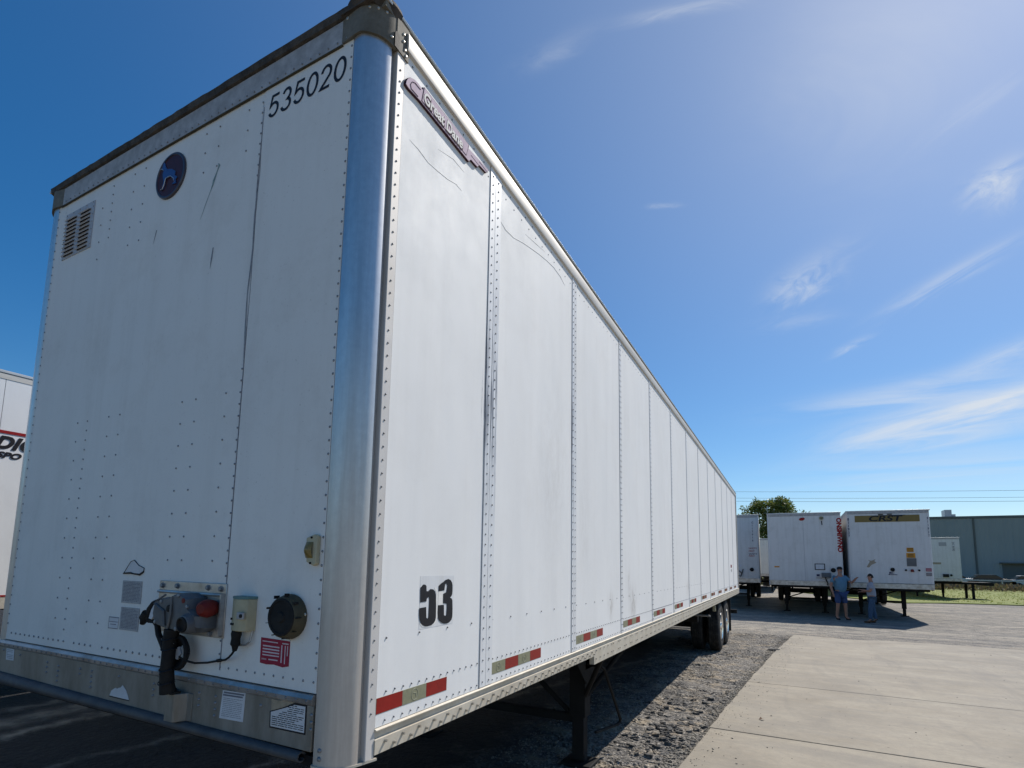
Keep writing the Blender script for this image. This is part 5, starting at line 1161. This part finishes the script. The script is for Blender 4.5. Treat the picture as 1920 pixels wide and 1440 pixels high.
tr = thing('tree', 'leafy green tree rising behind the parked trailers near the picture centre-right', 'tree', (-.75, 60, 0))
tr.scale = (1.14, 1.08, 1.06)
random.seed(21)
MB().path([(0,0,0), (.1,0,1.6), (-.1,.1,3.0), (.2,0,4.4)], [.30, .24, .2, .13], 10).build('trunk', 'bark', tr)
mb = MB(); tips = []
blobs = [((-.3,0,6.2),(1.5,1.5,1.6)), ((1.2,0,6.6),(1.5,1.4,1.5)), ((1.4,.2,7.7),(.95,.8,.8)), ((2.4,0,6.0),(1.0,1.0,1.0)), ((-1.9,.3,6.0),(1.0,1,.9)), ((.4,-.2,7.5),(1.2,1,.75)), ((-.5,.3,7.5),(.7,.7,.5)), ((0,0,4.4),(1.6,1.4,1.3)), ((.2,0,3.0),(1.3,1.2,1.1)), ((.9,0,3.6),(1,1.2,1.2)), ((-3.0,.2,6.2),(.6,.6,.45)), ((3.1,0,5.7),(.6,.6,.6))]
for c, s in blobs:
    c = Vector(c); mb.path([(0, 0, 2.4), (c.x*.4, c.y*.5, (c.z+2.6)/2), tuple(c)], [.10, .06, .02], 5)
for _ in range(34):
    c, s = random.choice(blobs); a = random.random()*6.28; e = random.uniform(.1, 1.2)
    d = Vector((math.cos(a)*math.cos(e)*s[0], math.sin(a)*math.cos(e)*s[1], math.sin(e)*s[2])); p0 = Vector(c)+d*.5; p1 = Vector(c)+d*random.uniform(1.05, 1.35)
    mb.path([p0, p1], [.02, .006], 4); tips.append(p1)
mb.build('limbs', 'bark', tr)
mb = MB()
for c, s in blobs:
    n = int(620*s[0]*s[2]**.5)
    for _ in range(n):
        d = Vector((random.gauss(0,1), random.gauss(0,1), random.gauss(0,1))).normalized()*random.uniform(.35, 1.0)**.6
        if noise.noise(Vector((d.x*2+c[0], d.y*2, d.z*2+c[2]))) < -.18: continue
        p = Vector(c)+Vector((d.x*s[0], d.y*s[1], d.z*s[2]))
        for q in range(2): mb.leaf(p+Vector((random.gauss(0,.07), random.gauss(0,.07), random.gauss(0,.07))), (random.gauss(0,1)+d.x, random.gauss(0,1)+d.y, random.gauss(0,.7)+.4), random.uniform(.08,.13), random.uniform(.2,.34))
for p in tips:
    for _ in range(26): mb.leaf(p+Vector((random.gauss(0,.12), random.gauss(0,.12), random.gauss(0,.12))), (random.gauss(0,1), random.gauss(0,1), random.gauss(0,1)+.4), .09, random.uniform(.18,.34))
mb.build('crown', 'leaf', tr, 0)

# ------------------------------------------------------------------ people
def skin_obj(name, verts, edges, radii, m, parent, sub=2, root=0):
    me = bpy.data.meshes.new(name); me.from_pydata(verts, edges, []); o = bpy.data.objects.new(name, me); COL.objects.link(o)
    sk = o.modifiers.new('skin', 'SKIN'); sk.use_smooth_shade = True
    d = me.skin_vertices[0].data
    for i, r in enumerate(radii): d[i].radius = (r, r) if isinstance(r, (int, float)) else r; d[i].use_root = (i == root)
    sb = o.modifiers.new('sub', 'SUBSURF'); sb.levels = sub; sb.render_levels = sub
    bpy.context.view_layer.update()
    dm = bpy.data.meshes.new_from_object(o.evaluated_get(bpy.context.evaluated_depsgraph_get())); bpy.data.objects.remove(o)
    dm.name = name; dm.materials.clear(); dm.materials.append(MT[m]); dm.shade_smooth(); return link(name, dm, parent)
def chain_body(joints, bones):
    names = list(joints); idx = {k: i for i, k in enumerate(names)}
    return [joints[k][0] for k in names], [(idx[a], idx[b]) for a, b in bones], [joints[k][1] for k in names]
def person(label, loc, rz, J, shirt, legs, legcol, shoe, hat, group='people standing between the trailers', belly=1.0, beard=False, long_legs=False):
    """J: joints in metres, figure facing +x"""
    t = thing('person', label, 'person', loc, rz, group)
    j = {k: (Vector(v), r) for k, (v, r) in J.items()}
    bones = [('pelvis','spine'),('spine','chest'),('chest','neck'),('neck','head0'),('head0','head1'),('head1','head2'),('chest','shL'),('shL','elL'),('elL','wrL'),('chest','shR'),('shR','elR'),('elR','wrR'),('pelvis','hipL'),('hipL','knL'),('knL','anL'),('anL','toL'),('pelvis','hipR'),('hipR','knR'),('knR','anR'),('anR','toR')]
    for s in 'LR':
        w_ = j['wr'+s][0]; d = (w_-j['el'+s][0]).normalized(); side = d.cross(Vector((0,0,1))); side = side.normalized() if side.length > .2 else Vector((1,0,0))
        palm = w_+d*.055; j['pa'+s] = (palm, (.034, .018)); bones.append(('wr'+s, 'pa'+s))
        cu = Vector((0, 0, -.3))
        for q in range(4):
            o_ = (q-1.5)*.019; a = palm+d*.035+side*o_; ln = (.030, .036, .034, .026)[q]
            j[f'f{q}a{s}'] = (a, .0092); j[f'f{q}b{s}'] = (a+d*ln+cu*.015, .0085); j[f'f{q}c{s}'] = (a+d*(ln*1.7)+cu*.06, .0072)
            bones += [('pa'+s, f'f{q}a{s}'), (f'f{q}a{s}', f'f{q}b{s}'), (f'f{q}b{s}', f'f{q}c{s}')]
        a = w_+d*.02+side*.035; j['th'+s] = (a, .011); j['ti'+s] = (a+d*.035+side*.015, .009); bones += [('wr'+s, 'th'+s), ('th'+s, 'ti'+s)]
    v, e, r = chain_body(j, bones)
    bdy = skin_obj('body', v, e, r, 'skin', t)
    H_ = j['head1'][0]
    # face
    MB().lathe([(0, .010), (.016, .007), (.022, .002)], H_+Vector((.082, 0, -.01)), (1, 0, -.3), 8).build('nose', 'skin', bdy, 60)
    for q in (-1, 1):
        MB().lathe([(-.008, .004), (0, .010), (.006, .008), (.008, .001)], H_+Vector((.078, q*.030, .022)), (1, q*.2, 0), 8).build('eye', 'cloth_dark', bdy, 60)
        MB().lathe([(-.006, .012), (0, .028), (.010, .022)], H_+Vector((-.005, q*.078, 0)), (0, q, 0), 10).build('ear', 'skin', bdy, 60)
    MB().box(H_.x+.074, H_.x+.086, -.020, .020, H_.z-.055, H_.z-.048).build('mouth', 'red_cast', bdy)
    if beard: MB().lathe([(-.02, .055), (.02, .060), (.055, .035), (.06, .01)], H_+Vector((.02, 0, -.065)), (.8, 0, -.5), 14).build('beard', 'beard', t, 60)
    # hair or cap
    if hat == 'cap':
        MB().lathe([(-.005, .092), (.03, .093), (.065, .078), (.088, .045), (.094, .005)], H_+Vector((-.005, 0, .035)), (-.1, 0, 1), 20).build('cap', 'cloth_dark', t, 60)
        MB().prism([(H_.x+.06, -.06), (H_.x+.14, -.045), (H_.x+.165, 0), (H_.x+.14, .045), (H_.x+.06, .06)], 'z', H_.z+.035, H_.z+.046).build('cap_brim', 'cloth_dark', t)
    else:
        mb = MB(); n = 16; vs = []
        for i in range(7):
            a = i/6*math.pi*.55
            for k in range(n):
                b_ = 6.283*k/n; rr = .091*math.sin(a)+.002; f = 1.0 if math.cos(b_) < .2 else .88
                vs.append((H_.x-.012+rr*math.cos(b_)*f, rr*.93*math.sin(b_), H_.z+.03+.088*math.cos(a)-(.05*(i/6) if math.cos(b_) < .2 else 0)))
        mb.add(vs, [(i*n+k, i*n+(k+1) % n, (i+1)*n+(k+1) % n, (i+1)*n+k) for i in range(6) for k in range(n)]).build('hair', 'hair', t, 60)
    # shirt: torso plus short sleeves
    ex = .016
    def P(k): return j[k][0]
    def mid(a, b, f): return P(a).lerp(P(b), f)
    def rr(k, add=ex):
        q = j[k][1]; return (q[0]+add, q[1]+add) if isinstance(q, tuple) else q+add
    V_ = [P('pelvis')+Vector((0,0,-.075)), P('spine'), P('chest'), mid('chest','neck',.62), P('shL'), mid('shL','elL',.72), P('shR'), mid('shR','elR',.72)]
    skin_obj('shirt', V_, [(0,1),(1,2),(2,3),(2,4),(4,5),(2,6),(6,7)], [(q*belly*1.06, q*belly*1.06) for q in (.168, .172, .160)] + [.070, rr('shL', .022), .068, rr('shR', .022), .068], shirt, t)
    f = .98 if long_legs else .86
    kl, kr = ('knL', 'knR')
    if long_legs:
        V_ = [P('pelvis')+Vector((0,0,-.01)), P('hipL'), P('knL'), mid('knL','anL',.93), P('hipR'), P('knR'), mid('knR','anR',.93)]
        skin_obj('jeans', V_, [(0,1),(1,2),(2,3),(0,4),(4,5),(5,6)], [.148*belly, rr('hipL', .016), rr('knL', .018), .060, rr('hipR', .016), rr('knR', .018), .060], legs, t)
    else:
        V_ = [P('pelvis')+Vector((0,0,-.01)), P('hipL'), mid('hipL','knL',.92), P('hipR'), mid('hipR','knR',.92)]
        skin_obj('shorts', V_, [(0,1),(1,2),(0,3),(3,4)], [.150*belly, rr('hipL', .02), .100, rr('hipR', .02), .100], legs, t)
    for s in 'LR':
        a = P('an'+s); b = P('to'+s); d = (b-a); d.z = 0; d.normalize(); q = a.copy(); q.z = 0
        V_ = [q+Vector((0,0,.05))-d*.03, q+Vector((0,0,.042))+d*.08, q+Vector((0,0,.034))+d*.19, q+Vector((0,0,.12))]
        skin_obj('shoe', V_, [(0,1),(1,2),(0,3)], [(.048,.046), (.046,.04), (.036,.030), .050], shoe, t)
    return t
def JJ(h, belly, armL, armR, stance, depth=1.0):
    k = h/1.80
    d = {'pelvis': ((0,0,.96),.118), 'spine': ((.02*belly,0,1.14),.118*belly), 'chest': ((0,0,1.36),.122), 'neck': ((.0,0,1.53),.058),
         'head0': ((.022,0,1.60),(.068,.062)), 'head1': ((.024,0,1.69),(.094,.078)), 'head2': ((.012,0,1.755),(.062,.055)),
         'shL': ((0,.20,1.44),.062), 'shR': ((0,-.20,1.44),.062),
         'elL': (armL[0],.044), 'wrL': (armL[1],.030), 'elR': (armR[0],.044), 'wrR': (armR[1],.030),
         'hipL': ((0,.095,.88),.095), 'hipR': ((0,-.095,.88),.095),
         'knL': ((.03+stance[0]*.5,.12,.50),.060), 'knR': ((.03+stance[1]*.5,-.12,.50),.060), 'anL': ((stance[0],.14,.10),.042), 'anR': ((stance[1],-.14,.10),.042),
         'toL': ((stance[0]+.14,.16,.035),.034), 'toR': ((stance[1]+.14,-.16,.035),.034)}
    return {n: ((p[0]*k, p[1]*k, p[2]*k), (tuple(q*k for q in r) if isinstance(r, tuple) else r*k)) for n, (p, r) in d.items()}
# he faces the camera and turns toward the man on his left
person('heavy-set man in light blue polo, blue shorts and dark cap raising one arm', (2.93, 21.62, gz(2.93, 21.62)), R(-58),
       JJ(1.88, 1.12, (( .16,.30,1.26),(.36,.30,1.40)), ((-.03,-.33,1.16),(.05,-.31,.92)), (.03, -.05)), 'shirt_blue', 'shorts', None, 'cloth_dark', 'cap', beard=True, belly=1.08)
person('slimmer man in pale grey tee and jeans facing left with his forearms held in front', (3.80, 21.05, gz(3.80, 21.05)), R(178),
       JJ(1.66, .93, ((.05,.25,1.16),(.28,.08,1.20)), ((.05,-.25,1.14),(.29,-.10,1.13)), (.10, -.10)), 'shirt_grey', 'denim', None, 'boot', 'hair', long_legs=True, belly=.86)
